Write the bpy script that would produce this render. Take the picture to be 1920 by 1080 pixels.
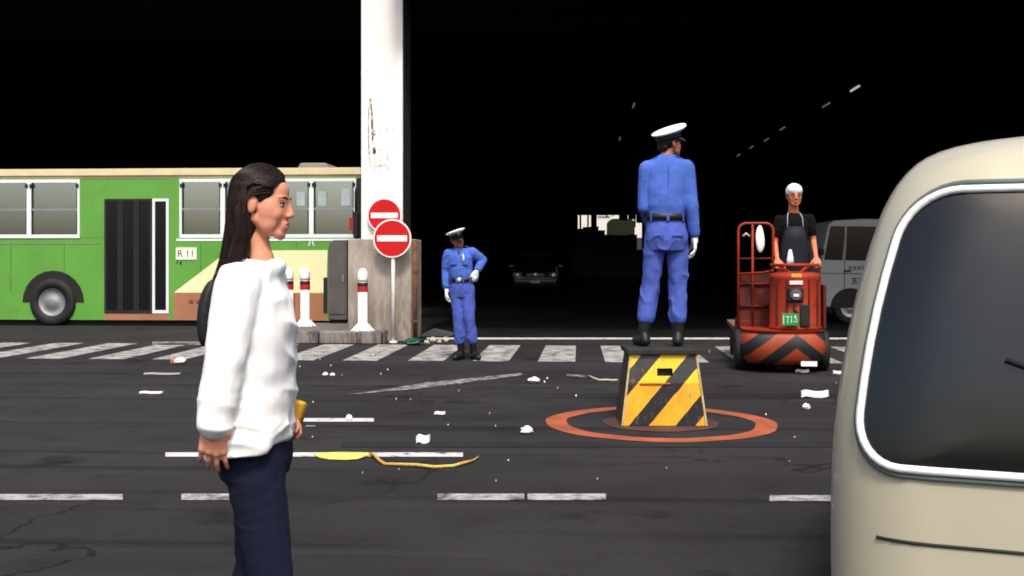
import bpy, bmesh, math, random
import numpy as np
from mathutils import Vector, Matrix, Euler

for o in list(bpy.data.objects):
    bpy.data.objects.remove(o)
SC = bpy.context.scene
COL = SC.collection
R = math.radians
random.seed(7)

# ------------------------------------------------------------------ camera, sky, sun
CAM_H, FPX, HOR, YAW = 1.355, 2036.0, 481.0, R(3.65)
cam_data = bpy.data.cameras.new('camera')
cam_data.sensor_width = 36
cam_data.lens = FPX / 1920 * 36
cam_data.shift_y = -(540 - HOR) / 1920
cam_data.clip_start = 0.05
cam_data.clip_end = 1200
cam = bpy.data.objects.new('camera', cam_data)
cam.location = (0, 0, CAM_H)
cam.rotation_euler = (R(90), 0, YAW)
COL.objects.link(cam)
SC.camera = cam

SUN_EL, SUN_AZ = R(57), R(-10)        # behind the camera, a little to its right
world = bpy.data.worlds.new('World')
SC.world = world
world.use_nodes = True
wn = world.node_tree
wn.nodes.clear()
sky = wn.nodes.new('ShaderNodeTexSky')
sky.sky_type = 'NISHITA'
sky.sun_disc = False
sky.sun_elevation = SUN_EL
sky.sun_rotation = R(180) + SUN_AZ
sky.air_density = 1.0
sky.dust_density = 5.0
sky.ozone_density = 0.3
bg = wn.nodes.new('ShaderNodeBackground')
bg.inputs['Strength'].default_value = 0.13
wo = wn.nodes.new('ShaderNodeOutputWorld')
wn.links.new(sky.outputs[0], bg.inputs[0])
wn.links.new(bg.outputs[0], wo.inputs[0])

sun_data = bpy.data.lights.new('sun', 'SUN')
sun_data.energy = 2.0
sun_data.angle = R(9)
sun_data.color = (1.0, 0.965, 0.91)
sun = bpy.data.objects.new('sun', sun_data)
sun.rotation_euler = (R(90) - SUN_EL, 0, -SUN_AZ)
sun.location = (0, -20, 30)
COL.objects.link(sun)

SC.view_settings.view_transform = 'Standard'
SC.view_settings.look = 'None'
SC.view_settings.gamma = 1
SC.view_settings.use_curve_mapping = False
SC.view_settings.exposure = 0.66
SC.render.engine = 'CYCLES'
SC.cycles.use_denoising = True
SC.cycles.filter_width = 1.8
SC.cycles.max_bounces = 6
SC.cycles.diffuse_bounces = 3
SC.cycles.caustics_reflective = False
SC.cycles.caustics_refractive = False

# ------------------------------------------------------------------ geometry of the view
CY, SY = math.cos(YAW), math.sin(YAW)
def P(px, py, d):
    """world point seen at photo pixel (px,py) at depth d"""
    x = (px - 960) / FPX * d
    return Vector((x * CY - d * SY, x * SY + d * CY, CAM_H - (py - HOR) / FPX * d))
def G(px, py, z=0.0):
    d = (CAM_H - z) * FPX / (py - HOR)
    v = P(px, py, d)
    v.z = z
    return v
def W(px, py, Y):
    x = (px - 960) / FPX
    return P(px, py, Y / (x * SY + CY))

# ------------------------------------------------------------------ materials
def _n(nt, t, **kw):
    n = nt.nodes.new(t)
    for k, v in kw.items():
        if k.startswith('i_'):
            n.inputs[k[2:].replace('_', ' ')].default_value = v
        else:
            setattr(n, k, v)
    return n
def rgba(c, f=1.0):
    return (min(1, c[0] * f), min(1, c[1] * f), min(1, c[2] * f), 1)
def base_nodes(name):
    m = bpy.data.materials.new(name)
    m.use_nodes = True
    nt = m.node_tree
    b = nt.nodes['Principled BSDF']
    tc = _n(nt, 'ShaderNodeTexCoord')
    return m, nt, b, tc
def noise(nt, tc, scale, detail=4, stretch=(1, 1, 1), rough=0.55, loc=(0, 0, 0)):
    mp = _n(nt, 'ShaderNodeMapping')
    mp.inputs['Scale'].default_value = stretch
    mp.inputs['Location'].default_value = loc
    nt.links.new(tc.outputs['Object'], mp.inputs[0])
    nz = _n(nt, 'ShaderNodeTexNoise')
    nz.inputs['Scale'].default_value = scale
    nz.inputs['Detail'].default_value = detail
    nz.inputs['Roughness'].default_value = rough
    nt.links.new(mp.outputs[0], nz.inputs['Vector'])
    return nz.outputs['Fac']
def ramp(nt, fac, stops):
    r = _n(nt, 'ShaderNodeValToRGB')
    e = r.color_ramp.elements
    while len(e) < len(stops):
        e.new(0.5)
    for q, (p, c) in zip(e, stops):
        q.position = p
        q.color = c if len(c) == 4 else (*c, 1)
    nt.links.new(fac, r.inputs[0])
    return r.outputs[0]
def mixc(nt, fac, a, b):
    mx = _n(nt, 'ShaderNodeMix', data_type='RGBA')
    if isinstance(fac, (int, float)):
        mx.inputs[0].default_value = fac
    else:
        nt.links.new(fac, mx.inputs[0])
    for s, v in ((6, a), (7, b)):
        if isinstance(v, tuple):
            mx.inputs[s].default_value = v if len(v) == 4 else (*v, 1)
        else:
            nt.links.new(v, mx.inputs[s])
    return mx.outputs[2]
def math_(nt, op, a, b=None, clamp=False):
    q = _n(nt, 'ShaderNodeMath', operation=op, use_clamp=clamp)
    for s, v in ((0, a), (1, b)):
        if v is None:
            continue
        if isinstance(v, (int, float)):
            q.inputs[s].default_value = v
        else:
            nt.links.new(v, q.inputs[s])
    return q.outputs[0]
def add_bump(nt, b, h, strength, dist=0.01):
    bp = _n(nt, 'ShaderNodeBump')
    bp.inputs['Strength'].default_value = strength
    bp.inputs['Distance'].default_value = dist
    nt.links.new(h, bp.inputs['Height'])
    nt.links.new(bp.outputs[0], b.inputs['Normal'])
MATS = {}
def mat(name, col, rough=0.6, metal=0.0, var=0.12, scale=6, bump=0.1, bscale=80, dirt=None,
        dscale=3, damt=(0.5, 0.68), stretch=(1, 1, 1), coat=0.0, sss=0.0, emit=0.0, sheen=0.0, spec=0.3):
    if name in MATS:
        return MATS[name]
    m, nt, b, tc = base_nodes(name)
    f = noise(nt, tc, scale, 5, stretch)
    c = ramp(nt, f, [(0.3, rgba(col, 1 - var)), (0.7, rgba(col, 1 + var))])
    if dirt:
        f2 = noise(nt, tc, dscale, 8, stretch, 0.65, (3.1, 1.7, 5.2))
        mask = ramp(nt, f2, [(damt[0], (0, 0, 0)), (damt[1], (1, 1, 1))])
        c = mixc(nt, mask, c, (*dirt, 1))
    nt.links.new(c, b.inputs['Base Color'])
    b.inputs['Metallic'].default_value = metal
    b.inputs['Specular IOR Level'].default_value = spec
    fr = noise(nt, tc, scale * 2.3, 4)
    rr = _n(nt, 'ShaderNodeMapRange')
    rr.inputs['To Min'].default_value = max(0.02, rough - 0.1)
    rr.inputs['To Max'].default_value = min(1, rough + 0.1)
    nt.links.new(fr, rr.inputs[0])
    nt.links.new(rr.outputs[0], b.inputs['Roughness'])
    if coat:
        b.inputs['Coat Weight'].default_value = coat
        b.inputs['Coat Roughness'].default_value = 0.08
    if sss:
        b.inputs['Subsurface Weight'].default_value = sss
        b.inputs['Subsurface Radius'].default_value = (0.012, 0.005, 0.003)
        b.inputs['Subsurface Scale'].default_value = 1.0
    if sheen:
        b.inputs['Sheen Weight'].default_value = sheen
    if emit:
        b.inputs['Emission Color'].default_value = rgba(col)
        b.inputs['Emission Strength'].default_value = emit
    if bump:
        add_bump(nt, b, noise(nt, tc, bscale, 3), bump)
    MATS[name] = m
    return m

def mat_asphalt():
    m, nt, b, tc = base_nodes('asphalt')
    big = noise(nt, tc, 0.35, 6)
    mid = noise(nt, tc, 2.2, 7, (1, 1, 1), 0.65)
    fine = noise(nt, tc, 140, 2)
    c = ramp(nt, big, [(0.32, (0.0212, 0.0202, 0.0215)), (0.68, (0.037, 0.0355, 0.0375))])
    c = mixc(nt, math_(nt, 'MULTIPLY', ramp(nt, mid, [(0.52, (0, 0, 0)), (0.72, (1, 1, 1))]), 0.55), c, (0.015, 0.013, 0.0138))
    track = noise(nt, tc, 1.1, 5, (0.12, 1.6, 1), 0.6, (4, 2, 0))
    c = mixc(nt, math_(nt, 'MULTIPLY', ramp(nt, track, [(0.5, (0, 0, 0)), (0.7, (1, 1, 1))]), 0.35), c, (0.051, 0.049, 0.0515))
    c = mixc(nt, ramp(nt, fine, [(0.60, (0, 0, 0)), (0.78, (0.55, 0.55, 0.55))]), c, (0.065, 0.058, 0.058))
    oil = ramp(nt, noise(nt, tc, 0.9, 5, (1, 1, 1), 0.6, (12, 7, 0)), [(0.60, (0, 0, 0)), (0.70, (0.75, 0.75, 0.75))])
    c = mixc(nt, oil, c, (0.0085, 0.0078, 0.008))
    tyre = _n(nt, 'ShaderNodeTexNoise'); tyre.inputs['Scale'].default_value = 2.6; tyre.inputs['Detail'].default_value = 3
    mpt = _n(nt, 'ShaderNodeMapping'); mpt.inputs['Rotation'].default_value = (0, 0, R(9)); mpt.inputs['Scale'].default_value = (0.05, 1.3, 1)
    nt.links.new(tc.outputs['Object'], mpt.inputs[0]); nt.links.new(mpt.outputs[0], tyre.inputs['Vector'])
    c = mixc(nt, math_(nt, 'MULTIPLY', ramp(nt, tyre.outputs['Fac'], [(0.57, (0, 0, 0)), (0.66, (1, 1, 1))]), 0.5), c, (0.010, 0.009, 0.0095))
    grit = noise(nt, tc, 38, 3, (1, 1, 1), 0.8, (1, 1, 0))
    c = mixc(nt, math_(nt, 'MULTIPLY', ramp(nt, grit, [(0.55, (0, 0, 0)), (0.72, (1, 1, 1))]), 0.5), c, (0.055, 0.049, 0.050))
    vor = _n(nt, 'ShaderNodeTexVoronoi', feature='DISTANCE_TO_EDGE')
    vor.inputs['Scale'].default_value = 0.33
    warp = noise(nt, tc, 1.6, 6)
    av = _n(nt, 'ShaderNodeVectorMath', operation='ADD')
    sv = _n(nt, 'ShaderNodeVectorMath', operation='SCALE')
    sv.inputs['Scale'].default_value = 1.6
    cb = _n(nt, 'ShaderNodeCombineXYZ')
    nt.links.new(warp, cb.inputs[0]); nt.links.new(warp, cb.inputs[1])
    nt.links.new(cb.outputs[0], sv.inputs[0])
    nt.links.new(tc.outputs['Object'], av.inputs[0]); nt.links.new(sv.outputs[0], av.inputs[1])
    nt.links.new(av.outputs[0], vor.inputs['Vector'])
    crack = ramp(nt, vor.outputs['Distance'], [(0.0, (1, 1, 1)), (0.012, (0, 0, 0))])
    gate = ramp(nt, noise(nt, tc, 0.5, 3, (1, 1, 1), 0.5, (9, 4, 0)), [(0.5, (0, 0, 0)), (0.6, (0.8, 0.8, 0.8))])
    c = mixc(nt, math_(nt, 'MULTIPLY', crack, gate), c, (0.009, 0.008, 0.008))
    nt.links.new(c, b.inputs['Base Color'])
    rr = ramp(nt, mid, [(0.35, (0.82, 0.82, 0.82)), (0.7, (0.62, 0.62, 0.62))])
    nt.links.new(rr, b.inputs['Roughness'])
    b.inputs['Specular IOR Level'].default_value = 0.02
    add_bump(nt, b, fine, 0.5, 0.006)
    return m
def mat_paint(name, col, wear=(0.42, 0.62), under=(0.028, 0.025, 0.026), wscale=5, stretch=(1, 1, 1)):
    """road paint worn down to the asphalt"""
    m, nt, b, tc = base_nodes(name)
    f = noise(nt, tc, wscale, 9, stretch, 0.72, (2.7, 6.1, 0))
    g = noise(nt, tc, 45, 4, (1, 1, 1), 0.7)
    s = math_(nt, 'ADD', math_(nt, 'MULTIPLY', f, 0.75), math_(nt, 'MULTIPLY', g, 0.25))
    mask = ramp(nt, s, [(wear[0], (0, 0, 0)), (wear[1], (1, 1, 1))])
    tone = ramp(nt, noise(nt, tc, 1.7, 5), [(0.3, rgba(col, 0.8)), (0.7, rgba(col))])
    c = mixc(nt, mask, tone, (*under, 1))
    nt.links.new(c, b.inputs['Base Color'])
    b.inputs['Roughness'].default_value = 0.75
    add_bump(nt, b, g, 0.25, 0.004)
    return m
def mat_glass(name, tint=(0.35, 0.38, 0.38), refl=0.16):
    m, nt, b, tc = base_nodes(name)
    nt.nodes.remove(b)
    out = nt.nodes['Material Output']
    tr = _n(nt, 'ShaderNodeBsdfTransparent')
    tr.inputs[0].default_value = (*tint, 1)
    gl = _n(nt, 'ShaderNodeBsdfGlossy')
    gl.inputs['Roughness'].default_value = 0.03
    gl.inputs[0].default_value = (0.80, 0.93, 1.0, 1)
    lw = _n(nt, 'ShaderNodeLayerWeight')
    lw.inputs[0].default_value = 0.25
    fac = math_(nt, 'ADD', math_(nt, 'MULTIPLY', lw.outputs['Fresnel'], 0.8), refl, True)
    mx = _n(nt, 'ShaderNodeMixShader')
    nt.links.new(fac, mx.inputs[0])
    nt.links.new(tr.outputs[0], mx.inputs[1])
    nt.links.new(gl.outputs[0], mx.inputs[2])
    nt.links.new(mx.outputs[0], out.inputs[0])
    return m
def mat_stripes(name, ca, cb_, kx, kz, off, duty=0.5, mirror=False, rough=0.5, upper=None, wear=None):
    """diagonal warning stripes painted on a panel, in the panel's own coordinates"""
    m, nt, b, tc = base_nodes(name)
    sp = _n(nt, 'ShaderNodeSeparateXYZ')
    nt.links.new(tc.outputs['Object'], sp.inputs[0])
    x = sp.outputs[0]
    if mirror:
        x = math_(nt, 'ABSOLUTE', math_(nt, 'SUBTRACT', x, mirror))
    wob = math_(nt, 'MULTIPLY', math_(nt, 'SUBTRACT', noise(nt, tc, 14, 4), 0.5), 0.05)
    s = math_(nt, 'ADD', math_(nt, 'ADD', math_(nt, 'MULTIPLY', x, kx), math_(nt, 'MULTIPLY', sp.outputs[2], kz)), off)
    fr = math_(nt, 'FRACT', math_(nt, 'ADD', s, wob))
    mask = math_(nt, 'GREATER_THAN', fr, duty)
    f = noise(nt, tc, 7, 6)
    a = ramp(nt, f, [(0.3, rgba(ca, 0.8)), (0.7, rgba(ca, 1.1))])
    if upper:
        zc, ua, ub = upper
        up = math_(nt, 'GREATER_THAN', sp.outputs[2], zc)
        a = mixc(nt, up, a, (*ua, 1))
        cbx = mixc(nt, up, (*cb_, 1), (*ub, 1))
    else:
        cbx = mixc(nt, 0.0, (*cb_, 1), (*cb_, 1))
    c = mixc(nt, mask, cbx, a)
    if wear:
        sc = ramp(nt, noise(nt, tc, 26, 8, (1, 1, 0.5), 0.75, (1, 5, 2)), [(0.57, (0, 0, 0)), (0.66, (1, 1, 1))])
        c = mixc(nt, math_(nt, 'MULTIPLY', sc, 0.8), c, (*wear, 1))
    nt.links.new(c, b.inputs['Base Color'])
    b.inputs['Roughness'].default_value = rough
    add_bump(nt, b, noise(nt, tc, 35, 5), 0.12, 0.004)
    return m

# ------------------------------------------------------------------ mesh builder
class MB:
    def __init__(self):
        self.v, self.f = [], []
    def add(self, verts, faces):
        n = len(self.v)
        self.v += [tuple(q) for q in verts]
        self.f += [tuple(n + i for i in q) for q in faces]
        return self
    def box(self, c, s, rot=None):
        x, y, z = s[0] / 2, s[1] / 2, s[2] / 2
        vs = [Vector((a * x, b * y, d * z)) for a in (-1, 1) for b in (-1, 1) for d in (-1, 1)]
        if rot:
            M = Euler(rot).to_matrix()
            vs = [M @ q for q in vs]
        c = Vector(c)
        return self.add([q + c for q in vs], [(0, 1, 3, 2), (4, 6, 7, 5), (0, 4, 5, 1), (2, 3, 7, 6), (0, 2, 6, 4), (1, 5, 7, 3)])
    def span(self, a, b):
        return self.box([(p + q) / 2 for p, q in zip(a, b)], [abs(p - q) for p, q in zip(a, b)])
    def prism(self, pts, axis, a, b):
        """polygon in the two other axes, swept along axis from a to b"""
        def mk(p, t):
            q = [p[0], p[1]]
            q.insert(axis, t)
            return q
        n = len(pts)
        vs = [mk(p, a) for p in pts] + [mk(p, b) for p in pts]
        fs = [tuple(range(n)), tuple(range(2 * n - 1, n - 1, -1))]
        fs += [(i, i + n, (i + 1) % n + n, (i + 1) % n) for i in range(n)]
        return self.add(vs, fs)
    def rings(self, rings, close=True, cap=True):
        n = len(rings[0])
        vs = [p for r in rings for p in r]
        fs = []
        for i in range(len(rings) - 1):
            for j in range(n if close else n - 1):
                k = (j + 1) % n
                fs.append((i * n + j, i * n + k, (i + 1) * n + k, (i + 1) * n + j))
        if cap:
            fs.append(tuple(range(n - 1, -1, -1)))
            fs.append(tuple((len(rings) - 1) * n + j for j in range(n)))
        return self.add(vs, fs)
    def tube(self, pts, r, n=8, cap=True):
        pts = [Vector(p) for p in pts]
        rs = r if isinstance(r, (list, tuple)) else [r] * len(pts)
        out, up = [], None
        for i, p in enumerate(pts):
            d = (pts[min(i + 1, len(pts) - 1)] - pts[max(i - 1, 0)]).normalized()
            if up is None:
                up = Vector((0, 0, 1)) if abs(d.z) < 0.9 else Vector((1, 0, 0))
            s = d.cross(up).normalized()
            up = s.cross(d).normalized()
            out.append([p + (s * math.cos(t) + up * math.sin(t)) * rs[i] for t in [2 * math.pi * k / n for k in range(n)]])
        return self.rings(out, True, cap)
    def lathe(self, prof, c=(0, 0, 0), n=24, M=None, cap=True):
        rg = []
        for r, z in prof:
            q = [Vector((r * math.cos(2 * math.pi * k / n), r * math.sin(2 * math.pi * k / n), z)) for k in range(n)]
            if M:
                q = [M @ p for p in q]
            rg.append([p + Vector(c) for p in q])
        if not cap:
            rg.append(rg[0])
        return self.rings(rg, True, cap)
    def cap(self, a, b, ra, rb, n=12):
        a, b = Vector(a), Vector(b)
        d = b - a
        L = d.length
        d = d / L if L > 1e-6 else Vector((0, 0, 1))
        prof = [(0.02, -1.0), (0.5, -0.866), (0.866, -0.5), (1, 0)]
        rg = []
        u = d.orthogonal().normalized()
        w = d.cross(u)
        def ring(c, r):
            return [c + (u * math.cos(2 * math.pi * k / n) + w * math.sin(2 * math.pi * k / n)) * r for k in range(n)]
        for q, h in prof:
            rg.append(ring(a + d * (h * ra), q * ra))
        for q, h in reversed(prof):
            rg.append(ring(b - d * (h * rb), q * rb))
        return self.rings(rg)
    def ell(self, c, r, M=None, n=16, m=10):
        rg = []
        for i in range(m + 1):
            t = math.pi * min(max(i / m, 0.01), 0.99)
            q = [Vector((r[0] * math.sin(t) * math.cos(2 * math.pi * k / n), r[1] * math.sin(t) * math.sin(2 * math.pi * k / n), -r[2] * math.cos(t))) for k in range(n)]
            if M:
                q = [M @ p for p in q]
            rg.append([p + Vector(c) for p in q])
        return self.rings(rg)
    def build(self, name, m, parent=None, smooth=False, bevel=0.0, seg=2, loc=None, rotz=0.0):
        me = bpy.data.meshes.new(name)
        me.from_pydata(self.v, [], self.f)
        bm = bmesh.new()
        bm.from_mesh(me)
        bmesh.ops.recalc_face_normals(bm, faces=bm.faces)
        bm.to_mesh(me)
        bm.free()
        return link(name, me, m, parent, smooth, bevel, seg, loc, rotz)
def link(name, me, m, parent=None, smooth=False, bevel=0.0, seg=2, loc=None, rotz=0.0):
    if m:
        me.materials.append(m)
    o = bpy.data.objects.new(name, me)
    COL.objects.link(o)
    if parent:
        o.parent = parent
    if loc is not None:
        o.location = loc
    o.rotation_euler.z = rotz
    if smooth:
        me.shade_smooth()
    if bevel:
        b = o.modifiers.new('bevel', 'BEVEL')
        b.width = bevel
        b.segments = seg
        b.limit_method = 'ANGLE'
        b.angle_limit = R(35)
        me.shade_smooth()
        wn_ = o.modifiers.new('normals', 'WEIGHTED_NORMAL')
        wn_.keep_sharp = True
    return o
def thing(name, label, cat, loc=(0, 0, 0), rotz=0.0, group=None):
    o = bpy.data.objects.new(name, None)
    o.empty_display_size = 0.1
    COL.objects.link(o)
    o.location = loc
    o.rotation_euler.z = rotz
    return tag(o, label, cat, group)
def tag(o, label, cat, group=None):
    o['label'] = label
    o['category'] = cat
    if group:
        o['group'] = group
    return o
def struct(o, label, cat):
    o['kind'] = 'structure'
    o['label'] = label
    o['category'] = cat
    return o
def box(name, c, s, m, parent=None, bevel=0.0, rot=None):
    return MB().box(c, s, rot).build(name, m, parent, bevel=bevel)
def text_mesh(name, txt, size, m, parent, M, extrude=0.002):
    cu = bpy.data.curves.new(name, 'FONT')
    cu.body = txt
    cu.size = size
    cu.extrude = extrude
    cu.align_x = 'CENTER'
    cu.align_y = 'CENTER'
    tmp = bpy.data.objects.new('tmp', cu)
    COL.objects.link(tmp)
    bpy.context.view_layer.update()
    me = bpy.data.meshes.new_from_object(tmp.evaluated_get(bpy.context.evaluated_depsgraph_get()))
    bpy.data.objects.remove(tmp)
    me.transform(M)
    me.materials.clear()
    return link(name, me, m, parent)
FRONT = Matrix.Rotation(R(90), 4, 'X')       # text standing upright, read from -Y
# numpy value noise
def vnoise(p, seed=0):
    i = np.floor(p).astype(np.int64)
    f = p - i
    f = f * f * (3 - 2 * f)
    def h(a, b, c):
        n = (a * 374761393 + b * 668265263 + c * 2147483647 + seed * 974711) & 0xffffffff
        n = ((n ^ (n >> 13)) * 1274126177) & 0xffffffff
        return ((n ^ (n >> 16)) & 0xffff) / 32767.5 - 1
    r = 0
    for a in (0, 1):
        for b in (0, 1):
            for c in (0, 1):
                w = (f[:, 0] if a else 1 - f[:, 0]) * (f[:, 1] if b else 1 - f[:, 1]) * (f[:, 2] if c else 1 - f[:, 2])
                r = r + w * h(i[:, 0] + a, i[:, 1] + b, i[:, 2] + c)
    return r
def fuse(mb, voxel, smooth_it, wrinkle=None, seed=1):
    """merge overlapping closed volumes into one continuous surface"""
    me = bpy.data.meshes.new('tmp')
    me.from_pydata(mb.v, [], mb.f)
    bm = bmesh.new(); bm.from_mesh(me)
    bmesh.ops.recalc_face_normals(bm, faces=bm.faces)
    bm.to_mesh(me); bm.free()
    o = bpy.data.objects.new('tmp', me)
    COL.objects.link(o)
    r = o.modifiers.new('r', 'REMESH')
    r.mode = 'VOXEL'
    r.voxel_size = voxel
    s = o.modifiers.new('s', 'SMOOTH')
    s.factor = 0.5
    s.iterations = smooth_it
    bpy.context.view_layer.update()
    out = bpy.data.meshes.new_from_object(o.evaluated_get(bpy.context.evaluated_depsgraph_get()))
    bpy.data.objects.remove(o)
    if wrinkle:
        n = len(out.vertices)
        co = np.empty(n * 3); out.vertices.foreach_get('co', co); co = co.reshape(-1, 3)
        no = np.empty(n * 3); out.vertices.foreach_get('normal', no); no = no.reshape(-1, 3)
        d = wrinkle(co, seed)
        co = co + no * d[:, None]
        out.vertices.foreach_set('co', co.ravel())
    out.shade_smooth()
    out.update()
    return out

# ================================================================== THE SETTING
M_asph = mat_asphalt()
gnd = MB().add([(-300, -300, 0), (300, -300, 0), (300, 300, 0), (-300, 300, 0)], [(0, 1, 2, 3)]).build('ground', M_asph)
struct(gnd, 'dark grey worn asphalt yard in front of the market hall', 'ground')

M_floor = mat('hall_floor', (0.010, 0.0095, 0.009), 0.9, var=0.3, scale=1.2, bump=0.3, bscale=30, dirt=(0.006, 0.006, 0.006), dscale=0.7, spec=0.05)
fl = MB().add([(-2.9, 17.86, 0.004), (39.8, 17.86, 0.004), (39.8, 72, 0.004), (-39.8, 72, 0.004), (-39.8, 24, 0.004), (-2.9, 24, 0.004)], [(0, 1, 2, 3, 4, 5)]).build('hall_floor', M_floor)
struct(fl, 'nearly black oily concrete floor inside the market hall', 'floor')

M_white = mat_paint('worn_white_paint', (0.43, 0.415, 0.395), (0.45, 0.60))
M_white2 = mat_paint('thin_white_paint', (0.60, 0.58, 0.56), (0.53, 0.62), wscale=7)
M_faint = mat_paint('faint_chalky_paint', (0.42, 0.38, 0.38), (0.42, 0.54), wscale=9)
M_orange = mat_paint('orange_ring_paint', (0.46, 0.100, 0.030), (0.42, 0.68), (0.10, 0.038, 0.026), 3.2)
M_red = mat_paint('dull_red_paint', (0.085, 0.022, 0.018), (0.42, 0.62), (0.04, 0.024, 0.022), 4)

def sheet(name, pts, z, m, parent=None):
    return MB().add([(p[0], p[1], z) for p in pts], [tuple(range(len(pts)))]).build(name, m, parent)

def plain_empty(name):
    o = bpy.data.objects.new(name, None)
    COL.objects.link(o)
    return o
cw = struct(plain_empty('crosswalk'), 'row of worn white crosswalk stripes before the hall', 'crosswalk')
for k in range(-8, 17):
    x = -3.10 + 0.85 * k
    j = [random.uniform(-0.015, 0.015) for _ in range(4)]
    sheet('stripe', [(x + j[0], 13.95), (x + 0.47 + j[1], 13.95 + j[3]), (x + 0.47 + j[2], 16.5), (x + j[3], 16.5 + j[0])], 0.005, M_white, cw)

def gline(name, label, px0, px1, py0, py1, m, z=0.005):
    a, b, c, d = G(px0, py1), G(px1, py1), G(px1, py0), G(px0, py0)
    return struct(sheet(name, [a, b, c, d], z, m), label, 'road line')
gline('threshold_line', 'thin worn white line along the hall entrance', 800, 1760, 634, 637.2, M_white2, 0.009)
gline('lane_line', 'short white lane line at the far left front', 340, 452, 927, 939, M_white)
gline('lane_line', 'white lane line in the middle front, left half', 820, 983, 927, 939, M_white)
gline('lane_line', 'white lane line in the middle front, right half', 989, 1136, 927, 939, M_white)
gline('lane_line', 'white lane line running under the beige car', 1443, 1700, 930, 941, M_white)
gline('lane_line', 'white lane line at the left front edge of the yard', -120, 230, 928, 939, M_white)
gline('parking_line', 'thin long white line beside the yellow strap', 310, 868, 849.5, 857.5, M_white2)
gline('parking_line', 'short thin white line right of the woman', 535, 701, 785, 791.5, M_white2)
gline('asphalt_seam', 'dark tarred seam running across the yard', 640, 1990, 829, 839, mat('tar', (0.013, 0.012, 0.0125), 0.8, var=0.3, scale=3, bump=0.3), 0.004)
gline('side_line', 'worn pale line on the asphalt beneath the bus', 285, 396, 641, 647, M_faint)
struct(sheet('scuff_line', [G(650, 741), G(780, 730), G(980, 704), G(978, 700), G(800, 718), G(720, 731)], 0.005, M_faint), 'faint chalky diagonal scuff on the asphalt', 'road mark')
struct(sheet('scuff_line', [G(1062, 705), G(1100, 709), G(1100, 705), G(1064, 702)], 0.005, M_faint), 'short faint scuff left of the striped box', 'road mark')

# the painted ring the traffic box stands in
RC = G(1238, 793)
def annulus(name, r0, r1, z, m, parent, n=96, a0=0.0, a1=2 * math.pi):
    vs, fs = [], []
    for i in range(n + 1):
        t = a0 + (a1 - a0) * i / n
        w = 0.006 * math.sin(t * 7) + 0.004 * math.sin(t * 13 + 1)
        vs += [((r0 + w) * math.cos(t), (r0 + w) * math.sin(t), 0), ((r1 + w) * math.cos(t), (r1 + w) * math.sin(t), 0)]
    fs = [(2 * i, 2 * i + 1, 2 * i + 3, 2 * i + 2) for i in range(n)]
    return MB().add(vs, fs).build(name, m, parent, loc=(0, 0, z))
rg = struct(plain_empty('painted_ring'), 'orange ring painted on the asphalt around the striped box', 'road mark')
rg.location = (RC.x, RC.y, 0)
annulus('outer_band', 0.765, 0.935, 0.005, M_orange, rg)
annulus('inner_disc', 0.02, 0.47, 0.005, M_red, rg)

# ------------------------------------------------------------------ market hall
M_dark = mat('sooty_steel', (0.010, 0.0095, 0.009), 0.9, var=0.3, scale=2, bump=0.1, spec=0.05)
M_conc = mat('fascia_concrete', (0.30, 0.28, 0.26), 0.85, var=0.2, scale=2, dirt=(0.12, 0.10, 0.09), dscale=1.2)
hall = thing('market_hall', 'huge dark open-fronted market hall behind the yard', 'building', (0, 17, 0))
def H(a, b):
    mb = MB(); return mb.span((a[0], a[1] - 17, a[2]), (b[0], b[1] - 17, b[2]))
roof = MB()
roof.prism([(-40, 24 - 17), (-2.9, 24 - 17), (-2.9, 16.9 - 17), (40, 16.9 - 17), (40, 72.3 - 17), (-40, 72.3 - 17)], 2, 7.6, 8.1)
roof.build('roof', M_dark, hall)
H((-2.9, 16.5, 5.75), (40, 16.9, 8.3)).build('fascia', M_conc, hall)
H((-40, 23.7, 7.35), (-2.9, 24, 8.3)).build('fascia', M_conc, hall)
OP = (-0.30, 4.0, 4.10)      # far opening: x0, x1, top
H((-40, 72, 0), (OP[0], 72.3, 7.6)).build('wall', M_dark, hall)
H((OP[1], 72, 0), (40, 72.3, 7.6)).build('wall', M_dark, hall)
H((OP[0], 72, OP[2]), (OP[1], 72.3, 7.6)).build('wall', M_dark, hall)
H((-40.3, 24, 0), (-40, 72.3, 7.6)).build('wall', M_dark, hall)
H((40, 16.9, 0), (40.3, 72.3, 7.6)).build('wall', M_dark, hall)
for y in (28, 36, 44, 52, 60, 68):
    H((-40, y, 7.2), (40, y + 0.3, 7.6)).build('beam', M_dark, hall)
for x in (-14, 14, 28):
    for y in (44, 60):
        H((x, y, 0), (x + 0.4, y + 0.4, 7.2)).build('post', M_dark, hall)

# beyond the far end
M_pale = mat('pale_render', (0.66, 0.64, 0.56), 0.8, var=0.1)
M_wing = mat('window_dark', (0.04, 0.045, 0.05), 0.2, var=0.1)
pb = thing('pale_building', 'sunlit cream building glimpsed through the far end of the hall', 'building', (2, 96, 0))
MB().span((-9, 0, 0), (11, 8, 9)).build('wall', M_pale, pb)
for x in (-6, -3, 0, 3, 6, 9):
    for z in (1.0, 4.4):
        w = MB().span((x - 0.45, -0.06, z + 0.6), (x + 0.45, 0.04, z + 2.0)).build('window', M_wing, pb)
        MB().span((x - 0.55, -0.12, z + 0.5), (x + 0.55, 0.0, z + 0.58)).build('sill', M_pale, w)

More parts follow.
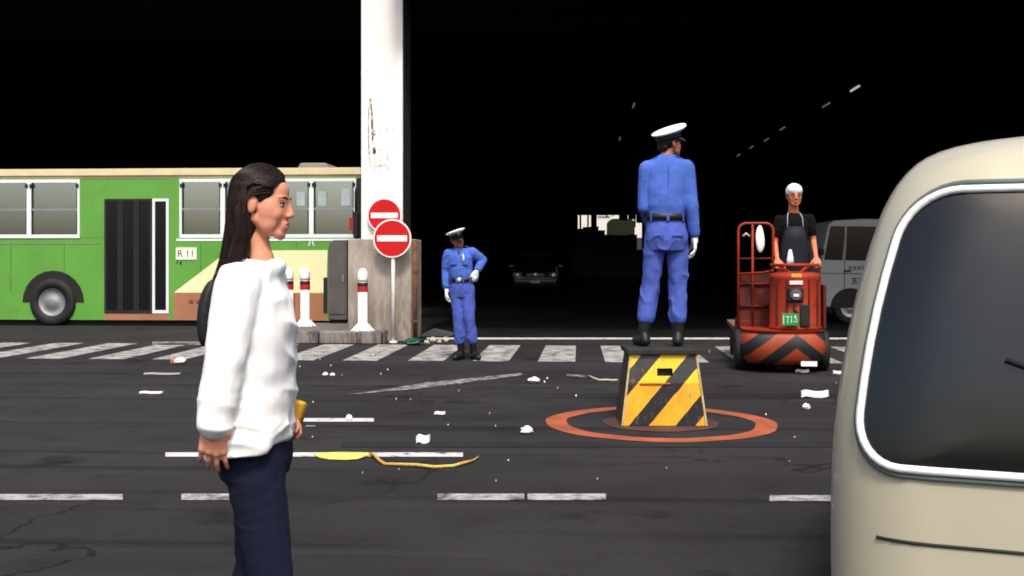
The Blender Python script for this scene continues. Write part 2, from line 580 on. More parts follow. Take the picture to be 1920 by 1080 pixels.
cur = thing('strip_curtain', 'ragged dark strips hanging in the far hall opening', 'curtain', (2, 71.8, 0))
for a, b, yb_ in ((1080, 1083.5, 432), (1086.5, 1090, 430), (1101, 1104, 430), (1108, 1119, 470), (1160.5, 1167, 412), (1166, 1177, 413.5), (1178, 1189, 411.5), (1189, 1192, 426), (1193, 1204, 418), (1136, 1139, 407), (1148, 1150, 406)):
    p0, p1 = W(a, 400, 71.8), W(b, yb_, 71.8)
    MB().span((p0.x - 2, -0.01, p1.z), (p1.x - 2, 0.01, 4.2)).build('strip', M_dark, cur)

# ------------------------------------------------------------------ hall lamps
M_tube = mat('lamp_glow', (0.9, 0.93, 1.0), 0.4, var=0, bump=0, emit=0.30)
M_tubed = mat('lamp_glow_dim', (0.9, 0.93, 1.0), 0.4, var=0, bump=0, emit=0.05)
def lamp(px, py, label, m, along=True):
    d = FPX * (6.5 - CAM_H) / (HOR - py)
    p = P(px, py, d)
    t = thing('ceiling_lamp', label, 'lamp', p, 0, 'tube lamps under the hall roof')
    L = 1.0
    MB().tube([(0, -L / 2, 0), (0, L / 2, 0)], 0.035, 8).build('tube', m, t, True)
    MB().prism([(-0.16, 0.05), (0.16, 0.05), (0.06, 0.13), (-0.06, 0.13)], 1, -L / 2 - 0.05, L / 2 + 0.05).build('reflector', M_dark, t)
    for s in (-0.5, 0.5):
        MB().tube([(0, s, 0.12), (0, s, 1.1)], 0.012, 6).build('rod', M_dark, t)
for px, py, lb, mm in ((1603, 166, 'nearest and brightest tube lamp at upper right of the hall', M_tube),
                       (1549, 197, 'second tube lamp of the row at upper right', M_tubed),
                       (1467, 241, 'third tube lamp of the row, above the cart driver', M_tubed),
                       (1437, 262, 'fourth tube lamp of the row in the hall', M_tubed),
                       (1409, 276, 'fifth tube lamp of the row in the hall', M_tubed),
                       (1385, 291, 'farthest small tube lamp of the row in the hall', M_tubed),
                       (1188, 198, 'dim lone tube lamp left of the white cap', M_tubed),
                       (1162, 260, 'dim small tube lamp left of the box officer', M_tubed)):
    lamp(px, py, lb, mm)

# ------------------------------------------------------------------ traffic island and kerb stones
M_kerb = mat('kerb_concrete', (0.20, 0.18, 0.165), 0.9, var=0.25, scale=5, bump=0.35, bscale=25, dirt=(0.075, 0.06, 0.055), dscale=4, stretch=(2.2, 1, 0.6), damt=(0.45, 0.6))
M_isl = mat('island_top', (0.13, 0.115, 0.105), 0.9, var=0.25, scale=4, bump=0.3, bscale=30)
IX0, IX1, IY0, IY1 = W(455, 640, 16.62).x, W(716, 640, 16.62).x, 16.62, 18.9
isl = MB().span((IX0 + 0.16, IY0 + 0.16, 0), (IX1 - 0.02, IY1, 0.185)).build('traffic_island', M_isl)
struct(isl, 'low grimy concrete island carrying bollards and the pillar', 'kerb')
x = IX0
while x < IX1 - 0.1:
    L = min(0.6, IX1 - x)
    o = MB().span((x + 0.004, IY0 + random.uniform(-0.012, 0.008), 0), (x + L - 0.004, IY0 + 0.155, 0.2 + random.uniform(-0.012, 0.01))).build('kerb_stone', M_kerb, isl, bevel=0.02)
    x += 0.6
y = IY0 + 0.16
while y < IY1 - 0.1:
    MB().span((IX1 - 0.015, y, 0), (IX1 + 0.0, y + 0.55, 0.195)).build('kerb_stone', M_kerb, isl, bevel=0.005)
    y += 0.56

# ------------------------------------------------------------------ sign pillar
def mat_stained(name, col, stain, lo=0.42, hi=0.62):
    m, nt, b, tc = base_nodes(name)
    f = noise(nt, tc, 3.0, 8, (1.7, 1.7, 0.42), 0.74)
    g = noise(nt, tc, 2.5, 6)
    c = ramp(nt, g, [(0.3, rgba(col, 0.85)), (0.7, rgba(col, 1.12))])
    c = mixc(nt, ramp(nt, f, [(lo, (0, 0, 0)), (hi, (0.85, 0.85, 0.85))]), c, (*stain, 1))
    sp = _n(nt, 'ShaderNodeSeparateXYZ'); nt.links.new(tc.outputs['Object'], sp.inputs[0])
    low = math_(nt, 'MULTIPLY', math_(nt, 'SUBTRACT', 1.15, sp.outputs[2]), 0.7, True)
    grime = math_(nt, 'MULTIPLY', low, ramp(nt, noise(nt, tc, 6, 7, (2, 2, 0.6)), [(0.35, (0, 0, 0)), (0.6, (1, 1, 1))]))
    c = mixc(nt, math_(nt, 'MULTIPLY', grime, 0.8), c, (stain[0] * 0.6, stain[1] * 0.6, stain[2] * 0.6, 1))
    nt.links.new(c, b.inputs['Base Color'])
    b.inputs['Roughness'].default_value = 0.88
    add_bump(nt, b, noise(nt, tc, 18, 6), 0.35, 0.01)
    return m
M_plinth = mat_stained('stained_concrete', (0.36, 0.315, 0.265), (0.155, 0.115, 0.085), 0.44, 0.7)
M_shaft = mat('pillar_white', (0.80, 0.78, 0.75), 0.7, var=0.05, scale=1.5, bump=0.15, bscale=15, dirt=(0.62, 0.57, 0.50), dscale=1.1, damt=(0.55, 0.8))
M_mark = mat_paint('flaked_black_paint', (0.035, 0.03, 0.025), (0.48, 0.56), (0.7, 0.66, 0.55), 9)
M_fade = mat_paint('faded_letter_paint', (0.55, 0.50, 0.43), (0.44, 0.56), (0.78, 0.75, 0.70), 10)
PY = 17.25
pc = W(716, 640, PY)
pil = thing('sign_pillar', 'white square pillar with flaked lettering on a stained concrete plinth', 'pillar', (pc.x, PY, 0))
sx0, sx1 = W(677, 300, PY).x - pc.x, W(755, 300, PY).x - pc.x
zt = W(700, 448, 17.1).z
bx0, bx1 = W(652, 600, 17.1).x - pc.x, W(771, 600, 17.1).x - pc.x
MB().span((sx0, 0, zt - 0.01), (sx1, 0.72, 5.75)).build('shaft', M_shaft, pil, bevel=0.012)
MB().span((sx1, 0.02, zt), (sx1 + 0.012, 0.74, 5.75)).build('painted_side_shade', mat('pillar_side_shade', (0.030, 0.028, 0.028), 0.7, var=0.3, scale=4), pil)  # thin dark sheet that paints shade onto the shaft's right face
MB().span((bx0, -0.15, 0.0), (bx1, 0.95, zt)).build('plinth', M_plinth, pil, bevel=0.018)
def on_pillar(pts):
    return [(W(a, b, PY - 0.003).x - pc.x, W(a, b, PY - 0.003).z) for a, b in pts]
def pmark(pts, m, name='painted_mark', th=0.003):
    q = on_pillar(pts)
    MB().prism(q, 1, -th, -0.0005).build(name, m, pil)
pmark([(693, 180), (697, 190), (699, 215), (700, 245), (700, 268), (697.5, 268), (696, 240), (695.5, 210), (694, 196)], M_mark)
pmark([(693, 182), (692.5, 205), (691.5, 235), (691.5, 262), (693.5, 290), (695.5, 312), (694, 318), (692, 300), (690, 265), (690, 232), (691, 200)], M_mark)
pmark([(699, 243), (705, 246), (705, 253), (699, 256)], M_mark)
pmark([(699, 276), (704, 275), (705, 286), (702, 290), (699, 287)], M_mark)
for q in ([(701, 295), (703, 295), (703, 322), (701, 324)], [(703, 310), (724, 308), (724, 311), (703, 313)], [(711, 292), (713, 292), (714, 322), (712, 322)],
          [(725, 276), (728, 276), (729, 318), (726, 320)], [(736, 240), (740, 238), (737, 262), (738, 284), (736, 284)], [(723, 238), (728, 240), (726, 246), (722, 243)],
          [(712, 240), (715, 240), (714, 250), (711, 250)], [(709, 280), (717, 278), (716, 282), (710, 284)]):
    pmark(q, M_fade, 'faded_letter')

M_rust = mat('rusty_pipe', (0.15, 0.065, 0.03), 0.85, var=0.4, scale=9, bump=0.4, bscale=30)
q = W(777, 640, 17.35)
pipe = thing('drain_pipe', 'rusty brown drain pipe beside the pillar plinth', 'pipe', (q.x, 17.35, 0))
zp = W(777, 450, 17.35).z
MB().tube([(0, 0, 0), (0, 0, zp)], 0.05, 12).build('pipe', M_rust, pipe, True)
for z in (0.3, 1.1):
    MB().tube([(0, 0, z), (0, 0, z + 0.04)], 0.06, 12).build('bracket', M_rust, pipe)

# ------------------------------------------------------------------ no-entry signs
M_sred = mat('sign_red', (0.50, 0.006, 0.008), 0.45, var=0.06, scale=3, bump=0.03)
M_swhite = mat('sign_white', (0.82, 0.80, 0.78), 0.45, var=0.05, scale=5, bump=0.03)
M_sback = mat('sign_back', (0.35, 0.35, 0.35), 0.5, metal=0.6)
M_pole = mat('pole_white', (0.74, 0.72, 0.68), 0.5, var=0.08, dirt=(0.42, 0.36, 0.28), dscale=6, damt=(0.56, 0.7))
MX90 = Matrix.Rotation(R(90), 3, 'X')
def sign(label, px, py, rpx, Y, foot=None):
    c = W(px, py, Y)
    r = rpx / FPX * Y
    t = thing('no_entry_sign', label, 'road sign', (c.x, Y, 0.0))
    d = MB().lathe([(r * 0.2, 0.0), (r * 0.995, 0.0), (r, 0.004), (r, 0.014), (r * 0.2, 0.014)], (0, -0.018, 0), 48, MX90)
    rim = MB().lathe([(r * 0.3, 0), (r, 0), (r, 0.012), (r * 0.3, 0.012)], (0, 0, c.z), 48, MX90).build('disc', M_swhite, t, bevel=0.002)
    MB().lathe([(0.02, 0), (r * 0.925, 0), (r * 0.925, 0.004), (0.02, 0.004)], (0, -0.012, c.z), 48, MX90).build('red_face', M_sred, t)
    MB().span((-r * 0.78, -0.021, c.z - r * 0.155), (r * 0.78, -0.0165, c.z + r * 0.155)).build('white_bar', M_swhite, t, bevel=0.001)
    if foot is not None:
        MB().tube([(0.008, 0.035, foot), (0.008, 0.035, c.z + r * 0.85)], 0.030, 12).build('pole', M_pole, t, True)
        MB().lathe([(0.07, foot), (0.07, foot + 0.015), (0.035, foot + 0.03)], (0.008, 0.035, 0), 16).build('base_flange', M_pole, t)
        for z in (c.z - r * 0.5, c.z + r * 0.5):
            MB().span((-0.05, 0.0, z - 0.02), (0.066, 0.07, z + 0.02)).build('clamp', M_sback, t)
    else:
        for z in (c.z - r * 0.4, c.z + r * 0.4):
            MB().span((-0.05, 0.0, z - 0.02), (0.05, PY - Y + 0.0, z + 0.02)).build('bracket', M_sback, t)
sign('upper round no-entry sign fixed to the white pillar, half hidden', 721, 404, 33, 17.18)
sign('lower round no-entry sign on a slim white pole before the plinth', 735.5, 447, 36.5, 16.9, 0.0)

# ------------------------------------------------------------------ bollards
M_bol = mat('bollard_white', (0.78, 0.74, 0.70), 0.55, var=0.08, scale=8, dirt=(0.45, 0.36, 0.30), dscale=7, damt=(0.55, 0.72))
M_bred = mat('bollard_red', (0.42, 0.015, 0.02), 0.45, var=0.15)
M_bblk = mat('bollard_dark', (0.03, 0.012, 0.012), 0.5)
def bollard(label, px, py, Y):
    p = W(px, py, Y)
    t = thing('bollard', label, 'bollard', (p.x, Y, 0.186), 0, 'red-banded white bollards on the island')
    MB().lathe([(0.13, 0), (0.13, 0.015), (0.10, 0.05), (0.077, 0.10), (0.075, 0.9)], (0, 0, 0), 20).build('post', M_bol, t, True)
    MB().lathe([(0.082, 0.62), (0.084, 0.63), (0.084, 0.69), (0.082, 0.70)], (0, 0, 0), 20).build('red_band', M_bred, t)
    MB().lathe([(0.082, 0.702), (0.084, 0.71), (0.084, 0.755), (0.082, 0.76)], (0, 0, 0), 20).build('dark_band', M_bblk, t)
    MB().lathe([(0.084, 0.78), (0.086, 0.82), (0.083, 0.89), (0.066, 0.945), (0.035, 0.975), (0.004, 0.985)], (0, 0, 0), 20).build('dome', M_bol, t, True)
    for k in range(6):
        a = k * math.pi / 3 + 0.3
        MB().prism([(0.07, 0.005), (0.19, 0.005), (0.075, 0.13)], 1, -0.012, 0.012).build('foot_fin', M_bol, t, rotz=a)
bollard('white bollard standing against the pillar plinth', 680, 618, 16.85)
bollard('white bollard beside the grey cabinet, before the bus', 572, 608, 17.9)
bollard('white bollard half hidden behind the woman', 541, 608, 17.9)

# ------------------------------------------------------------------ grey cabinet
M_cab = mat('cabinet_grey', (0.10, 0.088, 0.085), 0.55, var=0.2, scale=2, dirt=(0.07, 0.06, 0.055), dscale=2)
c0, c1 = W(615, 607, 18.75), W(650, 450, 18.75)
cb = thing('steel_cabinet', 'plain grey steel cabinet between bus and pillar', 'cabinet', ((c0.x + c1.x) / 2, 18.75, 0.186))
hw = (c1.x - c0.x) / 2
ht = c1.z - 0.186
MB().prism([(-hw, 0.06), (hw, 0.06), (hw, ht), (-hw + 0.10, ht), (-hw + 0.03, ht - 0.05), (-hw, ht - 0.18)], 1, 0, 0.5).build('body', M_cab, cb, bevel=0.012)
MB().span((-hw + 0.03, -0.012, 0.16), (hw - 0.03, 0.0, ht - 0.24)).build('door', M_cab, cb, bevel=0.004)
MB().span((hw - 0.07, -0.03, ht * 0.5), (hw - 0.05, -0.012, ht * 0.5 + 0.12)).build('handle', M_sback, cb)
MB().span((-hw + 0.02, 0.02, 0), (hw - 0.02, 0.48, 0.062)).build('base', M_dark, cb)

# ================================================================== BUS
BY = 20.7
M_green = mat('bus_green', (0.108, 0.31, 0.050), 0.35, var=0.08, scale=1.5, bump=0.02, coat=0.3, dirt=(0.10, 0.20, 0.06), dscale=2, damt=(0.55, 0.8))
M_cream = mat('bus_cream', (0.80, 0.74, 0.42), 0.4, var=0.04, scale=1.5, bump=0.02, coat=0.2)
M_tan = mat('bus_tan', (0.34, 0.15, 0.08), 0.5, var=0.1, scale=2, bump=0.03, dirt=(0.25, 0.14, 0.09), dscale=3, damt=(0.52, 0.75))
M_gut = mat('bus_gutter', (0.66, 0.56, 0.34), 0.5, var=0.08, scale=3)
M_frame = mat('window_frame_white', (0.72, 0.80, 0.77), 0.4, var=0.06, scale=4, bump=0.02)
M_bglass = mat_glass('bus_glass', (0.62, 0.68, 0.70), 0.54)
M_rub = mat('black_rubber', (0.014, 0.014, 0.014), 0.7, var=0.2, bump=0.1)
M_steel = mat('dull_steel', (0.35, 0.35, 0.36), 0.4, metal=0.7)
M_seat = mat('seat_cloth', (0.16, 0.18, 0.19), 0.9, var=0.2, scale=12)
M_int = mat('bus_interior', (0.45, 0.48, 0.48), 0.8)
bus = thing('bus', 'green and cream city bus with white-framed windows behind the woman', 'bus', (W(675, 600, BY).x, BY, 0))
ox = bus.location.x
def bx(px): return W(px, 400, BY).x - ox
def bz(py): return W(480, py, BY).z
XL = -10.4
ZT, ZS = bz(318), bz(601)
zw0, zw1 = bz(446), bz(335)             # window band
# shell: roof, floor, far side, ends, near side below and above the windows
bm_ = MB()
bm_.rings([[(x, 0.0, ZT - 0.16), (x, 0.03, ZT - 0.06), (x, 0.12, ZT), (x, 0.5, ZT + 0.07), (x, 1.2, ZT + 0.10), (x, 1.9, ZT + 0.07), (x, 2.28, ZT), (x, 2.37, ZT - 0.06), (x, 2.4, ZT - 0.16)] for x in (XL, 0)])
bm_.build('roof', M_gut, bus, True)
MB().span((XL, 0.0, zw1 - 0.005), (0, 0.05, ZT - 0.16)).build('upper_panel', M_green, bus)
MB().span((bx(331), 0.0, ZS), (0, 0.05, zw0 + 0.005)).build('side_panel', M_green, bus)
MB().span((XL, 0.0, ZS), (bx(196), 0.05, zw0 + 0.005)).build('side_panel', M_green, bus)
MB().span((bx(317), 0.0, ZS), (bx(331), 0.05, zw0 + 0.005)).build('pillar_panel', M_green, bus)
MB().span((bx(317), 0.0, zw0 + 0.005), (bx(337), 0.05, zw1 - 0.005)).build('pillar_panel', M_green, bus)
MB().span((XL, 2.35, ZS), (0, 2.4, ZT - 0.16)).build('far_side', M_int, bus)
MB().span((-0.05, 0.05, ZS), (0, 2.35, ZT - 0.1)).build('end_wall', M_green, bus)
MB().span((XL, 0.05, ZS), (XL + 0.05, 2.35, ZT - 0.1)).build('end_wall', M_green, bus)
MB().span((XL + 0.05, 0.05, ZS + 0.3), (-0.05, 2.35, ZS + 0.36)).build('floor_deck', M_int, bus)
MB().span((XL + 0.2, 0.12, ZS - 0.22), (-0.2, 2.28, ZS)).build('chassis', M_rub, bus)
MB().span((XL - 0.01, -0.02, bz(328)), (0.01, 0.0, bz(315))).build('gutter', M_gut, bus, bevel=0.006)
# panel joints
for px in (-60, 20, 120, 376, 470, 556, 640):
    MB().span((bx(px), -0.0035, bz(548)), (bx(px) + 0.008, 0.0, zw0 - 0.09)).build('panel_joint', mat('joint_green', (0.03, 0.10, 0.02), 0.6), bus)
MB().span((XL, -0.006, bz(457.5)), (bx(190), 0.0, bz(456))).build('trim_strip', M_steel, bus)
# livery
MB().prism([(bx(326), bz(549)), (bx(612), bz(549)), (bx(614), bz(469)), (bx(428), bz(470)), (bx(425), bz(473))], 1, -0.004, 0).build('cream_panel', M_cream, bus)
MB().span((bx(325), -0.007, ZS), (bx(612), 0, bz(549.5))).build('skirt_panel', M_tan, bus, bevel=0.003)
for a in (385, 470, 552):
    MB().span((bx(a), -0.012, ZS + 0.01), (bx(a) + 0.012, -0.0065, bz(550))).build('skirt_seam', M_rub, bus)
MB().span((bx(331), -0.01, bz(452)), (0, 0.0, bz(447.5))).build('sill_strip', M_frame, bus, bevel=0.003)
# windows: white frame, mullion, two panes with a meeting bar
def window(a, b):
    f = MB()
    x0, x1, t = bx(a), bx(b), 0.045
    f.span((x0, -0.02, zw0), (x0 + t, 0.045, zw1)).span((x1 - t, -0.02, zw0), (x1, 0.045, zw1))
    f.span((x0 + t, -0.019, zw0), (x1 - t, 0.045, zw0 + 0.07)).span((x0 + t, -0.019, zw1 - 0.06), (x1 - t, 0.045, zw1))
    w = f.build('window', M_frame, bus)
    zm = bz(392)
    MB().span((x0 + t, -0.012, zm - 0.022), (x1 - t, 0.03, zm + 0.022)).build('meeting_bar', M_steel, w)
    for z0, z1, y in ((zw0 + 0.07, zm - 0.022, 0.012), (zm + 0.022, zw1 - 0.06, 0.02)):
        g = 0.03
        e = MB().span((x0 + t, y - 0.008, z0), (x0 + t + g, y + 0.01, z1)).span((x1 - t - g, y - 0.008, z0), (x1 - t, y + 0.01, z1))
        e.build('pane_edge', M_rub, w)
        MB().span((x0 + t + g, y, z0), (x1 - t - g, y + 0.006, z1)).build('pane', M_bglass, w)
    for s in (x0 + t, x1 - t):
        MB().span((s - 0.03, -0.034, zw1 - 0.16), (s + 0.03, -0.02, zw1 - 0.09)).build('latch', M_rub, w)
for a, b in ((337, 418), (418, 501), (501, 584), (584, 668)):
    window(a, b)
for a, b in ((-40, 55), (55, 150)):
    window(a, b)
MB().span((bx(150), 0.0, zw0), (bx(196), 0.05, zw1)).build('pillar_panel', M_green, bus)
MB().span((bx(668), -0.006, zw0 - 0.02), (0, 0.05, zw1)).build('corner_post', M_rub, bus)
# folding door
dz0, dz1 = bz(588), bz(372)
dr = MB()
for a, b in ((196, 225.5), (226, 255.5), (256, 285.5), (286, 316.5)):
    x0, x1 = bx(a), bx(b)
    f = MB().span((x0, -0.012, dz0), (x0 + 0.05, 0.04, dz1)).span((x1 - 0.05, -0.012, dz0), (x1, 0.04, dz1))
    f.span((x0 + 0.05, -0.011, dz0), (x1 - 0.05, 0.04, dz0 + 0.06)).span((x0 + 0.05, -0.011, dz1 - 0.05), (x1 - 0.05, 0.04, dz1))
    d = f.build('door_leaf', M_frame if a > 280 else M_rub, bus)
    MB().span((x0 + 0.05, 0.0, dz0 + 0.06), (x1 - 0.05, 0.02, dz1 - 0.05)).build('door_pane', mat('door_glass', (0.008, 0.009, 0.010), 0.12, var=0.0, bump=0), d)
MB().span((bx(196), 0.0, dz1), (bx(317), 0.05, zw1)).build('door_header', M_green, bus)
MB().span((bx(196), 0.0, ZS), (bx(317), 0.05, dz0)).build('door_step', M_tan, bus)
# number plate and small marks
MB().span((bx(330), -0.012, bz(487)), (bx(369), 0.0, bz(464))).build('route_plate', mat('plate_white', (0.75, 0.80, 0.66), 0.5, var=0.05), bus, bevel=0.003)
M_ink = mat('ink_dark', (0.03, 0.03, 0.028), 0.6, bump=0)
text_mesh('plate_lettering', 'R 11', 0.185, M_ink, bus, Matrix.Translation((bx(349), -0.0135, bz(476))) @ FRONT)
for a, b, c_, d in ((337, 490, 341, 496), (331, 489, 333, 494)):
    MB().span((bx(a), -0.006, bz(d)), (bx(c_), 0.0, bz(b))).build('small_lettering', M_ink, bus)
M_brown = mat('ink_brown', (0.10, 0.03, 0.012), 0.6, bump=0)
for k in range(2):
    x0 = 354 + k * 14
    for (a, b, c_, d) in ((0, 564, 9, 565.5), (1, 568, 8, 569.5), (4, 562, 5.4, 570), (0.5, 566, 2, 570), (7.5, 565, 9, 570)):
        MB().span((bx(x0 + a), -0.0095, bz(d)), (bx(x0 + c_), -0.006, bz(b))).build('skirt_lettering', M_brown, bus)
for pts in ([(578, 461), (581, 450), (583, 450), (580, 461)], [(584, 449), (586, 449), (589, 461), (587, 461)]):
    MB().prism([(bx(a), bz(b)) for a, b in pts], 1, -0.004, 0).build('white_character', M_swhite, bus)
# rear lamps, mirror, bumper
MB().span((bx(607), -0.03, bz(585)), (bx(614), 0.0, bz(520))).build('rubber_guard', M_rub, bus, bevel=0.005)
MB().span((bx(655), -0.03, bz(432)), (bx(664), -0.012, bz(408))).build('side_lamp', mat('lamp_red', (0.35, 0.03, 0.02), 0.3), bus, bevel=0.006)
mr = MB().span((bx(665), -0.16, bz(446)), (bx(674), -0.06, bz(398))).build('mirror', M_rub, bus, bevel=0.02)
MB().tube([(bx(669), -0.11, bz(400)), (bx(668), -0.09, bz(362)), (bx(668), 0.0, bz(352))], 0.018).build('mirror_arm', M_rub, mr, True)
MB().span((-0.02, 0.02, ZS - 0.05), (0.08, 2.38, ZS + 0.25)).build('bumper', M_rub, bus, bevel=0.03)
vt = MB().prism([(bx(543), ZT + 0.02), (bx(607), ZT + 0.02), (bx(600), ZT + 0.17), (bx(550), ZT + 0.17)], 1, 0.5, 1.6).build('roof_vent', mat('vent_grey', (0.22, 0.21, 0.19), 0.7), bus, bevel=0.03)
def wheel(name, parent, c, r, w, hub=0.55, m_hub=None):
    """a wheel whose axle runs along Y"""
    M = Matrix.Rotation(R(90), 3, 'X')
    prof = [(r * 0.6, -w / 2), (r * 0.93, -w / 2), (r, -w * 0.36), (r, w * 0.36), (r * 0.93, w / 2), (r * 0.6, w / 2)]
    t = MB().lathe(prof, c, 36, M, False).build(name, M_rub, parent, True)
    ph = [(0.02, -w * 0.46), (r * 0.2, -w * 0.47), (r * 0.3, -w * 0.36), (r * hub, -w * 0.38), (r * 0.62, -w * 0.49), (r * 0.62, w * 0.49), (r * hub, w * 0.38), (r * 0.3, w * 0.36), (r * 0.2, w * 0.47), (0.02, w * 0.46)]
    MB().lathe(ph, c, 28, M).build('rim', m_hub or M_steel, t, True)
    return t
for px in (462, 100):
    for y in (0.06, 2.2):
        wheel('wheel', bus, (bx(px), y, 0.46), 0.46, 0.26)
    for k in range(9):
        pass
    a = [math.pi * k / 12 for k in range(13)]
    MB().rings([[(bx(px) + 0.56 * math.cos(t), -0.012, 0.46 + 0.56 * math.sin(t)), (bx(px) + 0.62 * math.cos(t), -0.012, 0.46 + 0.62 * math.sin(t)),
                 (bx(px) + 0.62 * math.cos(t), 0.0, 0.46 + 0.62 * math.sin(t)), (bx(px) + 0.56 * math.cos(t), 0.0, 0.46 + 0.56 * math.sin(t))] for t in a]).build('wheel_arch', M_rub, bus)
    MB().prism([(bx(px) + 0.56 * math.cos(t), 0.46 + 0.56 * math.sin(t)) for t in a], 1, -0.0095, -0.0075).build('wheel_well', M_rub, bus)
M_panerefl = mat('pane_reflection', (0.34, 0.42, 0.41), 0.7, var=0.15, scale=6)  # pale patches painting reflections onto the right-hand panes
for a, b, c_, d in ((556, 360, 572, 386), (596, 359, 612, 386), (640, 354, 657, 386)):
    MB().span((bx(a), 0.003, bz(d)), (bx(c_), 0.006, bz(b))).build('pane_reflection', M_panerefl, bus)
for k in range(12):
    x = -0.9 - k * 0.78
    for y in (0.35, 1.75):
        s = MB().span((x, y, ZS + 0.36), (x + 0.42, y + 0.42, ZS + 0.80)).span((x, y, ZS + 0.80), (x + 0.09, y + 0.42, ZS + 1.38)).build('seat', M_seat, bus, bevel=0.03)
for x in (-1.6, -3.2, -4.8):
    MB().tube([(x, 1.15, ZS + 0.36), (x, 1.15, ZT - 0.1)], 0.02).build('grab_pole', M_steel, bus, True)

# ================================================================== PARKED SILVER VAN (in the hall)
VY = 22.3
M_silver = mat('van_silver', (0.33, 0.325, 0.31), 0.4, metal=0.0, var=0.08, scale=2, coat=0.3, bump=0.02)
M_tint = mat('tinted_glass', (0.005, 0.006, 0.007), 0.06, var=0, bump=0, spec=0.6)
van = thing('parked_van', 'silver cab-over van in shade behind the cart', 'van', (W(1536, 600, VY).x, VY, 0))
vx0 = van.location.x
def vx(px): return W(px, 450, VY).x - vx0
def vz(py): return W(1560, py, VY).z
VL = 4.7
top = vz(413)
prof = [(0.10, 0.32), (0.02, 0.45), (0.0, 0.75), (vx(1539), vz(490)), (vx(1553), vz(422)), (vx(1562), top), (vx(1562) + 0.6, top + 0.03), (VL - 0.35, top + 0.03), (VL - 0.12, top - 0.08), (VL, 1.1), (VL, 0.35), (VL - 0.1, 0.3)]
MB().prism(prof, 1, 0, 1.69).build('body', M_silver, van, bevel=0.05, seg=3)
def vpane(name, pts, m=M_tint):
    return MB().prism([(vx(a), vz(b)) for a, b in pts], 1, -0.006, 0.0).build(name, m, van)
vpane('front_side_window', [(1545, 487), (1580, 488), (1584, 424), (1557, 424)])
vpane('side_window', [(1585, 488), (1685, 490), (1688, 426), (1588, 424)])
vpane('side_window', [(1693, 490), (1790, 491), (1790, 428), (1696, 426)])
vpane('rear_side_window', [(1798, 491), (1890, 492), (1880, 430), (1798, 428)])
M_gap = mat('panel_gap', (0.03, 0.03, 0.03), 0.8)
for px in (1583, 1690):
    vpane('door_gap', [(px, 578), (px + 1, 578), (px + 1, 424), (px, 424)], M_gap)
vpane('body_crease', [(1540, 512), (1900, 514), (1900, 515.2), (1540, 513.2)], M_gap)
M_vink = mat('van_lettering', (0.07, 0.065, 0.065), 0.6, bump=0)
for row, (y0, y1, n, x0, dx) in enumerate(((499, 506, 6, 1591, 8), (521, 533, 3, 1597, 13))):
    for k in range(n):
        a = x0 + k * dx
        for (u0, v0, u1, v1) in ((0, 0, 0.75, 0.2), (0.05, 0.4, 0.7, 0.58), (0.3, 0, 0.45, 1), (0.0, 0.8, 0.2, 1.0), (0.6, 0.6, 0.75, 1.0)):
            vpane('lettering', [(a + u0 * dx, y0 + v0 * (y1 - y0)), (a + u1 * dx, y0 + v0 * (y1 - y0)), (a + u1 * dx, y0 + v1 * (y1 - y0)), (a + u0 * dx, y0 + v1 * (y1 - y0))], M_vink)
for x in (0.62, 3.55):
    for y in (0.1, 1.55):
        wheel('wheel', van, (x, y, 0.32), 0.32, 0.2)
    MB().prism([(x + 0.40 * math.cos(math.pi * k / 12), 0.32 + 0.40 * math.sin(math.pi * k / 12)) for k in range(13)], 1, -0.004, 0.001).build('wheel_well', M_rub, van)
MB().span((-0.06, 0.05, 0.3), (0.12, 1.64, 0.52)).build('bumper', M_rub, van, bevel=0.03)
MB().span((-0.012, 0.10, 0.62), (0.1, 0.36, 0.80)).build('headlight', mat('lens', (0.55, 0.56, 0.56), 0.15), van, bevel=0.02)
MB().span((-0.012, 1.33, 0.62), (0.1, 1.59, 0.80)).build('headlight', MATS['lens'], van, bevel=0.02)
wsx = [(vx(1541) - 0.012, vz(487)), (vx(1554.5) - 0.012, vz(426)), (vx(1554.5) + 0.02, vz(426)), (vx(1541) + 0.02, vz(487))]
MB().prism(wsx, 1, 0.12, 1.57).build('windscreen', M_tint, van)
MB().span((vx(1537) - 0.04, -0.22, vz(478)), (vx(1541), -0.04, vz(466))).build('mirror', M_rub, van, bevel=0.02)
MB().span((vx(1582), -0.03, vz(512) + 0.03), (vx(1582) + 0.14, -0.006, vz(512) + 0.06)).build('door_handle', M_rub, van)

# ================================================================== DARK SEDAN deep in the hall
M_car = mat('car_black', (0.030, 0.030, 0.033), 0.25, var=0.1, coat=0.5)
M_chr = mat('chrome', (0.75, 0.76, 0.78), 0.15, metal=1.0, var=0.03)
sp_ = P(1004, 550, 40)
car = thing('dark_sedan', 'black sedan facing out from deep inside the dark hall', 'car', (sp_.x, sp_.y, 0.004), R(2))
hwc = 0.86
body = MB()
secs = [(-0.03, 0.62, 0.30, 0.60), (0.05, 0.80, 0.22, 0.72), (0.35, 0.855, 0.20, 0.80), (1.25, 0.86, 0.20, 0.92), (3.6, 0.86, 0.20, 0.98), (4.35, 0.84, 0.24, 0.95), (4.6, 0.74, 0.30, 0.80)]
body.rings([[(-w, y, z0 + 0.1), (-w * 0.94, y, z0), (w * 0.94, y, z0), (w, y, z0 + 0.1), (w, y, z1 - 0.14), (w * 0.9, y, z1), (-w * 0.9, y, z1), (-w, y, z1 - 0.14)] for y, w, z0, z1 in secs])
body.build('body', M_car, car, bevel=0.03)
MB().rings([[(-0.74, y0, 0.9), (0.74, y0, 0.9), (0.60, y1, z1), (-0.60, y1, z1)] for y0, y1, z1 in ((1.15, 1.75, 1.36), (1.16, 1.9, 1.42), (3.75, 3.1, 1.42), (3.95, 3.2, 1.36))]).build('cabin', M_tint, car, bevel=0.04)
